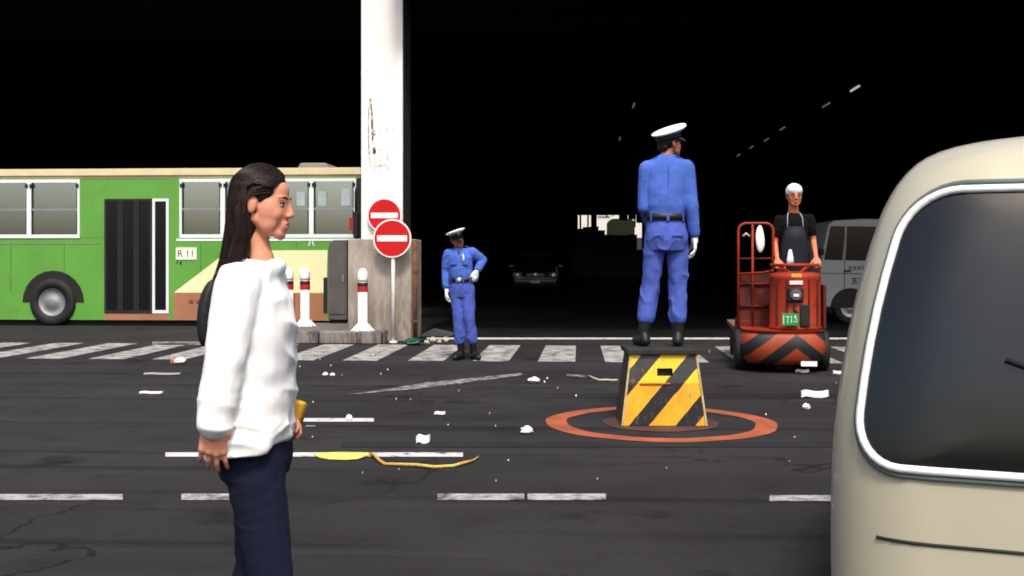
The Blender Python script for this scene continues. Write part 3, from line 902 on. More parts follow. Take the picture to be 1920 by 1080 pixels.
MB().span((-0.56, 1.95, 1.405), (0.56, 3.1, 1.45)).build('roof', M_car, car, bevel=0.02)
for s in (-1, 1):
    h = MB().span((s * 0.66 - 0.17, -0.02, 0.60), (s * 0.66 + 0.17, 0.12, 0.76)).build('headlight', mat('lens_dusty', (0.13, 0.13, 0.13), 0.35), car, bevel=0.02)
    MB().lathe([(0.02, 0), (0.06, 0.0), (0.06, 0.012), (0.02, 0.012)], (s * 0.66, -0.022, 0.68), 20, MX90).build('reflector_ring', M_chr, h)
    MB().span((s * 0.93 - 0.09, 1.35, 0.92), (s * 0.93 + 0.09, 1.48, 1.04)).build('mirror', M_car, car, bevel=0.02)
    for y in (0.85, 3.65):
        M = Matrix.Rotation(R(90), 3, 'Y')
        MB().lathe([(0.18, -0.1), (0.29, -0.1), (0.31, -0.06), (0.31, 0.06), (0.29, 0.1), (0.18, 0.1)], (s * 0.77, y, 0.31), 24, M, False).build('wheel', M_rub, car, True)
gr = MB().span((-0.33, -0.05, 0.60), (0.33, 0.05, 0.74)).build('grille', M_rub, car)
for k in range(4):
    MB().span((-0.31, -0.062, 0.618 + k * 0.034), (0.31, -0.045, 0.63 + k * 0.034)).build('grille_bar', M_sback, gr)
MB().lathe([(0.01, 0), (0.05, 0), (0.05, 0.01), (0.01, 0.01)], (0, -0.062, 0.70), 16, MX90).build('badge', M_chr, car)
MB().span((-0.78, -0.09, 0.32), (0.78, 0.1, 0.52)).build('bumper', M_car, car, bevel=0.04)
MB().span((-0.17, -0.105, 0.37), (0.17, -0.088, 0.49)).build('number_plate', M_sback, car)

# ================================================================== far end: green truck and crates
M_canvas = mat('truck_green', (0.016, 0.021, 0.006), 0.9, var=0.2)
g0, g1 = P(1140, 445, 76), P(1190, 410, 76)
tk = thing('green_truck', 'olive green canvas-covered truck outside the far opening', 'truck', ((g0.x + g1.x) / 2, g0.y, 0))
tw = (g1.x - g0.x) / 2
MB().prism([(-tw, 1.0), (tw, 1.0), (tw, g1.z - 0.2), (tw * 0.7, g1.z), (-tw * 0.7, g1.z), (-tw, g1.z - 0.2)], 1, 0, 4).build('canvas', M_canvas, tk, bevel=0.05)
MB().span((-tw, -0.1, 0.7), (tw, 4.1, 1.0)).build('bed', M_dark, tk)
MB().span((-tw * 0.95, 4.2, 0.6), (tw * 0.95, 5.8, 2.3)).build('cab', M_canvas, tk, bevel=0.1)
for s in (-1, 1):
    for y in (0.9, 4.9):
        MB().lathe([(0.2, -0.13), (0.42, -0.13), (0.45, -0.08), (0.45, 0.08), (0.42, 0.13), (0.2, 0.13)], (s * (tw - 0.18), y, 0.45), 20, Matrix.Rotation(R(90), 3, 'Y'), False).build('wheel', M_rub, tk, True)
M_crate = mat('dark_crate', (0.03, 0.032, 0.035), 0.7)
def crate_mesh():
    mb = MB()
    mb.span((-0.3, -0.2, 0), (0.3, 0.2, 0.03)).span((-0.3, -0.2, 0.03), (0.3, -0.18, 0.33)).span((-0.3, 0.18, 0.03), (0.3, 0.2, 0.33))
    mb.span((-0.3, -0.18, 0.03), (-0.28, 0.18, 0.33)).span((0.28, -0.18, 0.03), (0.3, 0.18, 0.33))
    mb.span((-0.32, -0.22, 0.29), (0.32, -0.2, 0.34)).span((-0.32, 0.2, 0.29), (0.32, 0.22, 0.34))
    return mb
crate0 = None
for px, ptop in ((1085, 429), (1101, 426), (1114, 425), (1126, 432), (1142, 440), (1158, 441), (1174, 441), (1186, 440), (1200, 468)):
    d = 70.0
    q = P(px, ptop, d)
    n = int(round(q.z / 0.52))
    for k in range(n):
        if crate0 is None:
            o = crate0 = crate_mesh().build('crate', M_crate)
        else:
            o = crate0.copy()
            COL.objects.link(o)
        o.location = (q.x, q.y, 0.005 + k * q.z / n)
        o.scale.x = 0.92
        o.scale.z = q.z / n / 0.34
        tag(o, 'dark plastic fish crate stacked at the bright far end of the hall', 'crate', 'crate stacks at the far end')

# ================================================================== FOREGROUND BEIGE CAR
M_beige = mat('van_beige', (0.44, 0.41, 0.30), 0.3, metal=0.0, var=0.06, scale=1.5, coat=0.5, bump=0.02, dirt=(0.35, 0.32, 0.225), dscale=4, damt=(0.55, 0.8))
M_trim = mat('window_trim', (0.80, 0.82, 0.80), 0.25, var=0.03)
FV = thing('beige_car', 'champagne beige hatchback close by at the right edge, rounded rear corner', 'car', (0.477, 2.2, 0), R(-18))
# body: rounded-rectangle plans stacked along z; width along x (left corner at x=0), length along +y
FW, FL = 1.56, 3.5
def fv_inset(z):
    zs = [0.0, 0.25, 0.45, 0.71, 0.84, 0.96, 1.107, 1.22, 1.32, 1.43, 1.50, 1.55, 1.59, 1.615, 1.63]
    iv = [0.10, 0.03, 0.005, 0.0, 0.0, 0.004, 0.020, 0.038, 0.060, 0.090, 0.118, 0.152, 0.205, 0.29, 0.42]
    h = 0.05 if z < 1.5 else max(0.004, 0.05 * (1.63 - z) / 0.13)
    w = np.linspace(-h, h, 9)
    return float(np.interp(np.clip(z + w, 0, 1.63), zs, iv).mean())
FR = 0.20
def fv_plan(z, off=0.0):
    """perimeter as function of arc s from the middle of the rear edge; returns sampler"""
    i = fv_inset(z) - off
    x0, x1, y0, y1 = i, FW - i, i * 1.05, FL - i * 1.3
    r = FR
    return x0, x1, y0, y1, r
def fv_pt(s, z, off=0.0):
    """s in metres along the outline, 0 = start of the left rear corner arc; s<0 on the rear face (x grows), s>arc on the left side"""
    x0, x1, y0, y1, r = fv_plan(z, off)
    arc = r * math.pi / 2
    if s <= 0:
        return Vector((x0 + r - s, y0, z))
    if s >= arc:
        return Vector((x0, y0 + r + (s - arc), z))
    a = s / r
    return Vector((x0 + r - r * math.sin(a), y0 + r - r * math.cos(a), z))
rings_ = []
for z in [0.22, 0.3, 0.45, 0.6, 0.71, 0.78, 0.84, 0.90, 0.96, 1.02, 1.08, 1.14, 1.20, 1.26, 1.32, 1.38, 1.43, 1.46, 1.49, 1.515, 1.54, 1.56, 1.575, 1.59, 1.60, 1.61, 1.618, 1.625, 1.63]:
    x0, x1, y0, y1, r = fv_plan(z)
    ring = []
    for cx, cy, a0 in ((x1 - r, y0 + r, -90), (x1 - r, y1 - r, 0), (x0 + r, y1 - r, 90), (x0 + r, y0 + r, 180)):
        for k in range(9):
            a = R(a0 + 90 * k / 8)
            ring.append((cx + r * math.cos(a), cy + r * math.sin(a), z))
    rings_.append(ring)
fvb = MB().rings(rings_).build('body', M_beige, FV, True)
def rrect(s0, s1, z0, z1, rad, n=8):
    out = []
    for cs, cz, a0 in ((s1 - rad, z1 - rad, 0), (s0 + rad, z1 - rad, 90), (s0 + rad, z0 + rad, 180), (s1 - rad, z0 + rad, 270)):
        for k in range(n + 1):
            a = R(a0 + 90 * k / n)
            out.append((cs + rad * math.cos(a), cz + rad * math.sin(a)))
    # subdivide the long runs
    res = []
    for i, p in enumerate(out):
        q = out[(i + 1) % len(out)]
        m = max(1, int(math.hypot(q[0] - p[0], q[1] - p[1]) / 0.06))
        res += [(p[0] + (q[0] - p[0]) * k / m, p[1] + (q[1] - p[1]) * k / m) for k in range(m)]
    return res
S0, S1, Z0, Z1 = -(FW - 2 * FR) - 0.15, 0.15, 0.942, 1.49
path = rrect(S0, S1, Z0, Z1, 0.10)
cs, cz = (S0 + S1) / 2, (Z0 + Z1) / 2
def fv_any(s, z, off):
    # mirror for the right half
    w = FW - 2 * FR
    if s < -w / 2:
        p = fv_pt(-w - s, z, off)
        return Vector((FW - p.x, p.y, p.z))
    return fv_pt(s, z, off)
gl = MB()
K = 10
gr_ = [[fv_any(cs + (s - cs) * k / K, cz + (z - cz) * k / K, 0.004) for s, z in path] for k in range(1, K + 1)]
gl.rings(gr_, True, False)
gl.add(gr_[0], [tuple(range(len(path)))])
hg = gl.build('rear_window', M_tint, FV, True)
MB().tube([fv_any(s, z, 0.006) for s, z in path + path[:1]], 0.0085, 8, False).build('window_trim', M_trim, hg, True)
path2 = rrect(S0 - 0.014, S1 + 0.014, Z0 - 0.014, Z1 + 0.014, 0.11)
MB().tube([fv_any(s, z, 0.002) for s, z in path2 + path2[:1]], 0.006, 8, False).build('window_seal', mat('seal_grey', (0.10, 0.13, 0.12), 0.5), hg, True)
# the side window behind the corner, lamps, bumper, wheels, plate
for sgn in (0, 1):
    pth = rrect(0.55, 2.3, 1.02, 1.47, 0.07)
    c1, c2 = 1.4, 1.25
    g2 = []
    for k in range(1, K + 1):
        rr_ = []
        for s, z in pth:
            p = fv_pt(c1 + (s - c1) * k / K, c2 + (z - c2) * k / K, 0.004)
            if sgn:
                p.x = FW - p.x
            rr_.append(p)
        g2.append(rr_)
    mb = MB().rings(g2, True, False)
    mb.add(g2[0], [tuple(range(len(pth)))])
    mb.build('side_window', M_tint, FV, True)
    lp = [fv_pt(s, z, 0.012) for z in (0.42, 0.55, 0.66) for s in (-0.08, 0.0, 0.1, 0.2, 0.3)]
    if sgn:
        lp = [Vector((FW - p.x, p.y, p.z)) for p in lp]
    MB().add(lp, [(r_ * 5 + k, r_ * 5 + k + 1, r_ * 5 + k + 6, r_ * 5 + k + 5) for r_ in range(2) for k in range(4)]).build('tail_lamp', MATS['lamp_red'], FV, True)
    for y in (0.62, 2.95):
        M = Matrix.Rotation(R(90), 3, 'Y')
        x = FW - 0.12 if sgn else 0.12
        t_ = MB().lathe([(0.16, -0.09), (0.27, -0.09), (0.29, -0.05), (0.29, 0.05), (0.27, 0.09), (0.16, 0.09)], (x, y, 0.29), 28, M, False).build('wheel', M_rub, FV, True)
        MB().lathe([(0.02, -0.07), (0.16, -0.075), (0.17, -0.088), (0.17, 0.088), (0.16, 0.075), (0.02, 0.07)], (x, y, 0.29), 24, M).build('rim', M_steel, t_, True)
MB().rings([[(0.06, -0.05, z), (0.3, -0.09, z), (FW - 0.3, -0.09, z), (FW - 0.06, -0.05, z), (FW - 0.02, 0.3, z), (0.02, 0.3, z)] for z in (0.24, 0.42)]).build('bumper', M_beige, FV, bevel=0.03)
MB().span((FW / 2 - 0.17, -0.012, 0.62), (FW / 2 + 0.17, 0.01, 0.78)).build('number_plate', M_swhite, FV)
MB().tube([fv_any(s, 0.80, 0.0005) for s in np.linspace(-(FW - 2 * FR) - 0.1, 0.1, 40)], 0.0035, 6).build('hatch_gap', M_rub, FV)
MB().tube([fv_any(s, z, 0.012) for s, z in ((-0.58, 0.93), (-0.50, 1.0), (-0.30, 1.10), (-0.12, 1.16))], 0.006, 6).build('wiper', M_rub, FV, True)

# ================================================================== TRAFFIC BOX
M_box = mat_stripes('box_stripes', (0.78, 0.36, 0.014), (0.008, 0.008, 0.010), 2.69, -2.31, 0.761, 0.43, False, 0.5,
                    (0.335, (0.80, 0.56, 0.030), (0.040, 0.038, 0.041)), (0.20, 0.15, 0.08))
M_boxdark = mat('box_side', (0.045, 0.028, 0.020), 0.7, var=0.3, scale=6, dirt=(0.10, 0.05, 0.03), dscale=8)
M_plate = mat('box_top', (0.022, 0.022, 0.022), 0.7, var=0.3)
bc = G(1240, 798)
tb = thing('traffic_box', 'yellow and black striped box the officer stands on', 'box', (bc.x, bc.y + 0.22, 0.009), R(4))
BH = 0.575
bw0, bw1, bd0, bd1 = 0.335, 0.262, 0.28, 0.225
fv = [(-bw0, -bd0, 0.0), (bw0, -bd0, 0.0), (bw1, -bd1, BH), (-bw1, -bd1, BH)]
def face(name, quad, m, th=0.012):
    a, b, c, d = [Vector(q) for q in quad]
    n = (b - a).cross(d - a).normalized()
    return MB().add([a, b, c, d] + [q - n * th for q in (a, b, c, d)], [(0, 1, 2, 3), (7, 6, 5, 4), (0, 4, 5, 1), (1, 5, 6, 2), (2, 6, 7, 3), (3, 7, 4, 0)]).build(name, m, tb, bevel=0.003)
# front with a hand slot: four pieces round the hole
def fp(x, z):
    t = z / BH
    return (x, -bd0 + (bd0 - bd1) * t, z)
hx0, hx1, hz0, hz1 = -0.052, 0.072, 0.392, 0.452
def edge(z, s): return s * (bw0 + (bw1 - bw0) * z / BH)
fr = MB()
quads = [((edge(0, -1), 0), (edge(0, 1), 0), (edge(hz0, 1), hz0), (edge(hz0, -1), hz0)), ((edge(hz1, -1), hz1), (edge(hz1, 1), hz1), (edge(BH, 1), BH), (edge(BH, -1), BH)),
         ((edge(hz0, -1), hz0), (hx0, hz0), (hx0, hz1), (edge(hz1, -1), hz1)), ((hx1, hz0), (edge(hz0, 1), hz0), (edge(hz1, 1), hz1), (hx1, hz1))]
vs, fs = [], []
for q in quads:
    n = len(vs)
    vs += [fp(*p) for p in q]
    fs.append((n, n + 1, n + 2, n + 3))
fo = MB().add(vs, fs).build('front_panel', M_box, tb)
sd = fo.modifiers.new('thick', 'SOLIDIFY'); sd.thickness = 0.014; sd.offset = -1
MB().span((hx0 - 0.03, -0.20, hz0 - 0.03), (hx1 + 0.03, -0.19, hz1 + 0.03)).build('slot_backing', M_plate, tb)
for s in (-1, 1):
    q = [(s * bw0, -bd0, 0), (s * bw0, bd0, 0), (s * bw1, bd1, BH), (s * bw1, -bd1, BH)]
    if s < 0:
        q = [q[1], q[0], q[3], q[2]]
    face('side_panel', q, M_boxdark)
    MB().tube([(s * bw0, -bd0 - 0.004, 0.0), (s * bw1, -bd1 - 0.004, BH)], 0.009, 6).build('corner_edge', mat('worn_edge', (0.50, 0.40, 0.20), 0.7, var=0.3, scale=20), tb)
face('back_panel', [(bw0, bd0, 0), (-bw0, bd0, 0), (-bw1, bd1, BH), (bw1, bd1, BH)], M_box)
MB().span((-bw1 - 0.03, -bd1 - 0.03, BH - 0.012), (bw1 + 0.03, bd1 + 0.03, BH + 0.03)).build('top_plate', M_plate, tb, bevel=0.006)
MB().span((-edge(0.335, 1) + 0.1, -0.262, 0.328), (0.05, -0.245, 0.337)).build('seam_strip', mat('orange_tape', (0.6, 0.13, 0.02), 0.6), tb)
BOX_TOP = 0.009 + BH + 0.03

# ================================================================== TURRET CART
M_cart = mat('cart_red', (0.29, 0.026, 0.0065), 0.55, var=0.14, scale=4, bump=0.06, bscale=30, dirt=(0.09, 0.011, 0.006), dscale=5, damt=(0.5, 0.75))
M_cartd = mat('cart_red_dark', (0.085, 0.010, 0.006), 0.65, var=0.25, scale=5, dirt=(0.025, 0.008, 0.007), dscale=5)
M_chev = mat_stripes('cart_chevron', (0.30, 0.042, 0.010), (0.007, 0.007, 0.007), 2.35, 3.0, 0.10, 0.48, 0.12, 0.6, None, (0.05, 0.015, 0.01))
cpt = P(1466, 700, 12.9)
ct = thing('turret_cart', 'orange-red standing-driver market cart with black chevrons in front', 'cart', (cpt.x, cpt.y, 0), R(-4))
def plan(hw_, yf, yb, n=20):
    pts = [(-hw_, yb)]
    for k in range(n + 1):
        a = math.pi + math.pi * k / n
        c_, s_ = math.cos(a), math.sin(a)
        pts.append((hw_ * (abs(c_) ** 0.6) * (1 if c_ > 0 else -1), yf * (abs(s_) ** 0.75)))
    pts.append((hw_, yb))
    return pts
MB().rings([[(x, y, z) for x, y in plan(hw_, yf, 0.30)] for hw_, yf, z in ((0.40, 0.34, 0.10), (0.47, 0.40, 0.16), (0.50, 0.43, 0.30), (0.49, 0.42, 0.42), (0.45, 0.38, 0.475))][::1]).build('front_skirt', M_chev, ct, True)
for o in (ct.children[-1],):
    me = o.data
    for v in me.vertices:
        if v.co.y > 0.0 and v.co.y < 0.29:
            pass
# (front faces -Y)
me = ct.children[-1].data
for v in me.vertices:
    if abs(v.co.y - 0.30) > 1e-4:
        v.co.y = -abs(v.co.y)
MB().rings([[(x + 0, -abs(y) if abs(y - 0.3) > 1e-4 else y, z) for x, y in plan(hw_, yf, 0.30)] for hw_, yf, z in ((0.46, 0.40, 0.476), (0.47, 0.41, 0.50))]).build('skirt_lip', M_cart, ct)
DX = 0.145
MB().lathe([(0.05, 0.50), (0.305, 0.50), (0.31, 0.53), (0.295, 0.55), (0.295, 1.10), (0.30, 1.12), (0.28, 1.155), (0.20, 1.175), (0.02, 1.18)], (DX, -0.06, 0), 40).build('drum', M_cart, ct, True)
for a in (-140, -115, -65, -40):
    x, y = DX + 0.298 * math.cos(R(a)), -0.06 + 0.298 * math.sin(R(a))
    MB().tube([(x, y, 0.55), (x, y, 1.09)], 0.012, 6).build('drum_rib', M_cartd, ct)
for r_ in ((0.0, 0.0),):
    ringp = [(DX + 0.27 * math.cos(2 * math.pi * k / 32), -0.02 + 0.27 * math.sin(2 * math.pi * k / 32), 1.245 + 0.01) for k in range(33)]
    hr = MB().tube(ringp, 0.019, 10, False).build('steering_ring', M_cart, ct, True)
for k in range(4):
    a = R(45 + 90 * k)
    MB().tube([(DX + 0.1 * math.cos(a), -0.03 + 0.1 * math.sin(a), 1.17), (DX + 0.26 * math.cos(a), -0.02 + 0.26 * math.sin(a), 1.25)], 0.013).build('ring_spoke', M_cart, ct)
M_amber = mat('amber_lens', (0.75, 0.30, 0.05), 0.25, var=0.05)
hd = MB().span((DX - 0.12, -0.395, 0.83), (DX + 0.06, -0.335, 1.0)).build('headlamp', M_rub, ct, bevel=0.02)
MB().lathe([(0.015, 0), (0.06, 0.0), (0.066, 0.012), (0.06, 0.02), (0.015, 0.022)], (DX - 0.03, -0.395, 0.915), 20, MX90).build('lens', mat('lens_dark', (0.10, 0.10, 0.10), 0.2), hd)
MB().span((DX - 0.06, -0.425, 0.895), (DX + 0.0, -0.418, 0.925)).build('painted_glint', M_swhite, hd)  # white chip painting a glint in front of the lens
MB().span((DX - 0.10, -0.372, 1.03), (DX + 0.05, -0.355, 1.075)).build('maker_label', mat('label_pale', (0.72, 0.60, 0.62), 0.5), ct, bevel=0.003)
MB().span((DX - 0.08, -0.36, 1.11), (DX + 0.04, -0.33, 1.155)).build('indicator_lamp', M_amber, ct, bevel=0.008)
gp = MB().span((DX - 0.19, -0.415, 0.56), (DX + 0.0, -0.405, 0.70)).build('number_plate', mat('plate_green', (0.015, 0.22, 0.055), 0.5, var=0.1), ct, bevel=0.003)
for (a, b, c_, d) in ((-0.178, 0.58, -0.166, 0.68), (-0.15, 0.655, -0.105, 0.668), (-0.13, 0.585, -0.12, 0.655), (-0.09, 0.59, -0.078, 0.675), (-0.06, 0.60, -0.02, 0.612), (-0.05, 0.64, -0.03, 0.68), (-0.028, 0.60, -0.018, 0.64)):
    MB().span((DX + a, -0.418, b), (DX + c_, -0.414, d)).build('plate_lettering', mat('plate_ink', (0.45, 0.62, 0.45), 0.6), gp)
MB().tube([(DX - 0.09, -0.40, 0.63), (DX - 0.09, -0.33, 0.63)], 0.02).build('plate_bracket', M_rub, ct)
MB().span((DX + 0.02, -0.385, 0.55), (DX + 0.13, -0.33, 0.80)).build('battery_cover', M_rub, ct, bevel=0.01)
MB().tube([(DX - 0.04, -0.35, 0.8), (DX - 0.05, -0.37, 0.75), (DX + 0.0, -0.37, 0.7)], 0.01).build('cable', M_rub, ct)
MB().span((0.46, -0.1, 0.50), (0.50, 0.35, 1.02)).build('side_guard', M_cartd, ct, bevel=0.01)
# back frame and cargo side
FY = 0.30
xo, xi, xr = -0.485, -0.315, -0.07
def rr_tube(x0, x1, ztop, y, r=0.017, rad=0.09):
    pts = [(x0, y, 0.5), (x0, y, ztop - rad)]
    pts += [(x0 + rad - rad * math.cos(R(90) * k / 5), y, ztop - rad + rad * math.sin(R(90) * k / 5)) for k in range(1, 6)]
    pts += [(x1 - rad + rad * math.sin(R(90) * k / 5), y, ztop - rad + rad * math.cos(R(90) * k / 5)) for k in range(0, 6)]
    pts += [(x1, y, 0.5)]
    return MB().tube(pts, r, 10)
rr_tube(xo, xr, 1.76, FY).build('back_frame', M_cart, ct, True)
MB().tube([(xi, FY, 0.5), (xi, FY, 1.755)], 0.016, 10).build('frame_bar', M_cart, ct, True)
for z in (1.33, 1.02, 0.75):
    MB().tube([(xo, FY, z), (xr, FY, z)], 0.013, 8).build('frame_bar', M_cartd, ct, True)
MB().span((xo + 0.01, FY + 0.02, 0.5), (xr, FY + 0.035, 1.16)).build('frame_panel', M_cartd, ct)
MB().tube([(xo + 0.05, FY - 0.03, 1.60), (xo + 0.09, FY - 0.04, 1.635), (xo + 0.13, FY - 0.03, 1.60)], 0.016).build('hook', mat('grip_pale', (0.5, 0.40, 0.38), 0.6), ct, True)
MB().tube([(xo - 0.01, 0.3, 1.14), (-0.2, 0.12, 1.16), (DX - 0.25, 0.0, 1.19)], 0.016).build('side_rail', M_cart, ct, True)
# platform, bed, wheels
MB().span((-0.49, 0.305, 0.40), (0.49, 0.9, 0.575)).build('driver_platform', M_cartd, ct, bevel=0.01)
M_plank = mat('bed_plank', (0.16, 0.10, 0.06), 0.85, var=0.3, scale=3, stretch=(8, 1, 8))
for k in range(6):
    MB().span((-0.49 + k * 0.164, 0.91, 0.42), (-0.49 + k * 0.164 + 0.158, 2.5, 0.46)).build('bed_plank', M_plank, ct)
MB().span((-0.46, 0.91, 0.34), (0.46, 2.45, 0.419)).build('bed_frame', M_cartd, ct)
for x, y in ((-0.43, 0.62), (0.43, 0.62), (-0.40, 2.0), (0.40, 2.0)):
    M = Matrix.Rotation(R(90), 3, 'Y')
    w = MB().lathe([(0.09, -0.07), (0.18, -0.07), (0.2, -0.045), (0.2, 0.045), (0.18, 0.07), (0.09, 0.07)], (x, y, 0.2), 24, M, False).build('wheel', M_rub, ct, True)
    MB().lathe([(0.01, -0.06), (0.1, -0.065), (0.1, 0.065), (0.01, 0.06)], (x, y, 0.2), 20, M).build('rim', M_cartd, w, True)
for s in (-1, 1):
    M = Matrix.Rotation(R(90), 3, 'Y')
    w = MB().lathe([(0.12, -0.06), (0.22, -0.06), (0.24, -0.04), (0.24, 0.04), (0.22, 0.06), (0.12, 0.06)], (s * 0.485, 0.12, 0.24), 24, M, False).build('wheel', M_rub, ct, True)
    MB().lathe([(0.01, -0.05), (0.13, -0.055), (0.13, 0.055), (0.01, 0.05)], (s * 0.485, 0.12, 0.24), 20, M).build('rim', M_cartd, w, True)
MB().lathe([(0.05, -0.09), (0.15, -0.09), (0.165, -0.06), (0.165, 0.06), (0.15, 0.09), (0.05, 0.09)], (DX * 0, -0.12, 0.165), 24, Matrix.Rotation(R(90), 3, 'Y'), False).build('wheel', M_rub, ct, True)
MB().span((DX + 0.02, -0.45, 0.10), (DX + 0.2, -0.435, 0.155)).build('front_tag', M_swhite, ct, rotz=0)
# white cloth hanging on the frame
wb = MB()
rgs = []
for z, rx, ry in ((0.0, 0.012, 0.008), (-0.03, 0.03, 0.02), (-0.09, 0.048, 0.03), (-0.17, 0.055, 0.035), (-0.25, 0.052, 0.034), (-0.30, 0.035, 0.024), (-0.335, 0.012, 0.01)):
    rgs.append([(rx * math.cos(t) * (1 + 0.12 * math.sin(3 * t + z * 20)) + 0.02 * max(0, -z - 0.15), ry * math.sin(t), z) for t in [2 * math.pi * k / 18 for k in range(18)]])
wb = wb.rings(rgs).build('hanging_cloth', mat('cloth_white', (0.82, 0.81, 0.80), 0.9, var=0.04, scale=15), None, True)
M4 = Matrix.Translation(ct.location) @ Matrix.Rotation(R(-4), 4, 'Z')
wb.location = M4 @ Vector((-0.235, FY - 0.075, 1.735))
sub = wb.modifiers.new('s', 'SUBSURF'); sub.levels = sub.render_levels = 1
tag(wb, 'white rag hanging from the cart frame beside the driver', 'cloth')

# ================================================================== PEOPLE
def wr_cloth(amp, freq, stretch=(1, 1, 1.6)):
    """soft folds: sharp ridges running slantwise, stronger in some places than others"""
    st = np.array(stretch)
    A = np.array([[0.94, 0.0, 0.34], [0.0, 1.0, 0.0], [-0.34, 0.0, 0.94]])
    def f(co, seed):
        w = np.stack([vnoise(co * 6, seed + 9 + i) for i in range(3)], 1) * 0.05
        r = 0
        for i, B in enumerate((A, A.T)):
            q = ((co + w) @ B) * st * np.array([0.55, 0.8, 1.25]) * freq + 3 * i
            a = vnoise(q, seed + i)
            g = np.clip(0.2 + 0.9 * vnoise(co * 4.5 + 5 * i, seed + 5 + i), 0, 1)
            r = r + g * (np.power(1 - np.abs(a), 3) * 1.3 - 0.35)
        return amp * (r + 0.25 * vnoise(co * freq * 2.4, seed + 3))
    return f
def hand(mb, wrist, fwd, n, thumb, curl=0.5, sc=1.0, spread=0.06, rad=1.0):
    """palm, four unequal jointed fingers and a thumb leaving the side of the palm"""
    f = Vector(fwd).normalized()
    n = Vector(n)
    n = (n - f * n.dot(f)).normalized()
    s = f.cross(n)
    if s.dot(Vector(thumb)) < 0:
        s = -s
    w = Vector(wrist)
    mb.cap(w - f * 0.02 * sc, w + f * 0.03 * sc, 0.024 * sc, 0.026 * sc)
    lens = (0.068, 0.076, 0.071, 0.056)
    for k, L in enumerate(lens):
        o = (1.5 - k) * 0.0205 * sc
        root = w + f * (0.092 - 0.006 * abs(k - 1)) * sc + s * o
        mb.cap(w + f * 0.02 * sc + s * o * 0.75, root, 0.0145 * sc, 0.0125 * sc)
        p, ang = root, curl * 0.5 + 0.05 * k
        d0 = (f + s * (1.5 - k) * spread).normalized()
        for i, q in enumerate((0.45, 0.31, 0.24)):
            d = d0 * math.cos(ang) + n * math.sin(ang)
            e = p + d * L * q * sc
            r0 = (0.0096, 0.0086, 0.0078)[i] * sc * rad
            mb.cap(p, e, r0, r0 * 0.93)
            p = e
            ang += curl * (0.75 + 0.2 * i)
    p = w + f * 0.025 * sc + s * 0.024 * sc
    for i, (L, da) in enumerate(((0.044, 0.75), (0.032, 0.45), (0.026, 0.25))):
        d = (f * math.cos(da) + s * math.sin(da) + n * (0.35 + 0.15 * i)).normalized()
        e = p + d * L * sc
        mb.cap(p, e, (0.0145, 0.0108, 0.0095)[i] * sc, (0.0112, 0.0098, 0.0084)[i] * sc)
        p = e
def head_prims(mb, M, sc=1.0, fem=False):
    cr = ((0, -0.004, 0.030), (0.070, 0.080, 0.076)) if fem else ((0, -0.015, 0.032), (0.073, 0.092, 0.080))
    def T(p): return M @ Vector([q * sc for q in p])
    Mr = M.to_3x3()
    def E(c, r): mb.ell(T(c), [q * sc for q in r], Mr, 20, 14)
    def C(a, b, ra, rb): mb.cap(T(a), T(b), ra * sc, rb * sc)
    E(*cr)
    E((0, 0.028, -0.012), (0.060, 0.062, 0.085))
    E((0, 0.048, 0.035), (0.050, 0.037, 0.046))
    for s in (-1, 1):
        C((s * 0.050, -0.004, -0.05), (s * 0.018, 0.066, -0.094), 0.018, 0.016)
        E((s * 0.036, 0.052, -0.034), (0.025, 0.026, 0.026))
        C((s * 0.042, 0.070, 0.016), (s * 0.012, 0.083, 0.012), 0.0085, 0.0085)
        E((s * 0.011, 0.094, -0.036), (0.009, 0.010, 0.008))
        E((s * 0.073, -0.008, -0.012), (0.009, 0.017, 0.028))
        C((s * 0.079, -0.022, 0.012), (s * 0.077, -0.014, -0.03), 0.006, 0.006)
    E((0, 0.070, -0.097), (0.018, 0.017, 0.017))
    nt_ = 0.0985 if fem else 0.104
    C((0, 0.083, 0.006), (0, nt_, -0.028), 0.0085, 0.0105)
    E((0, nt_ + 0.001, -0.031), (0.0105, 0.0095, 0.0095))
    E((0, 0.074, -0.066), (0.028, 0.018, 0.024))
    E((0, 0.0885, -0.0585), (0.019, 0.0070, 0.0048))
    E((0, 0.0875, -0.0715), (0.017, 0.0072, 0.0055))
    E((0, 0.04, -0.082), (0.040, 0.036, 0.022))
    for s in (-1, 1):
        E((s * 0.040, 0.034, -0.060), (0.021, 0.034, 0.034))
        E((s * 0.050, 0.030, -0.020), (0.016, 0.034, 0.040))
M_eyew = mat('eye_white', (0.45, 0.40, 0.37), 0.3, var=0.02, bump=0)
M_iris = mat('eye_dark', (0.012, 0.008, 0.006), 0.15, var=0, bump=0)
M_lip = mat('lip', (0.46, 0.13, 0.11), 0.5, var=0.05)
M_hair = mat('hair_black', (0.0135, 0.0060, 0.0040), 0.55, var=0.6, scale=40, stretch=(6, 6, 0.3), bump=0.0, bscale=120, spec=0.3)
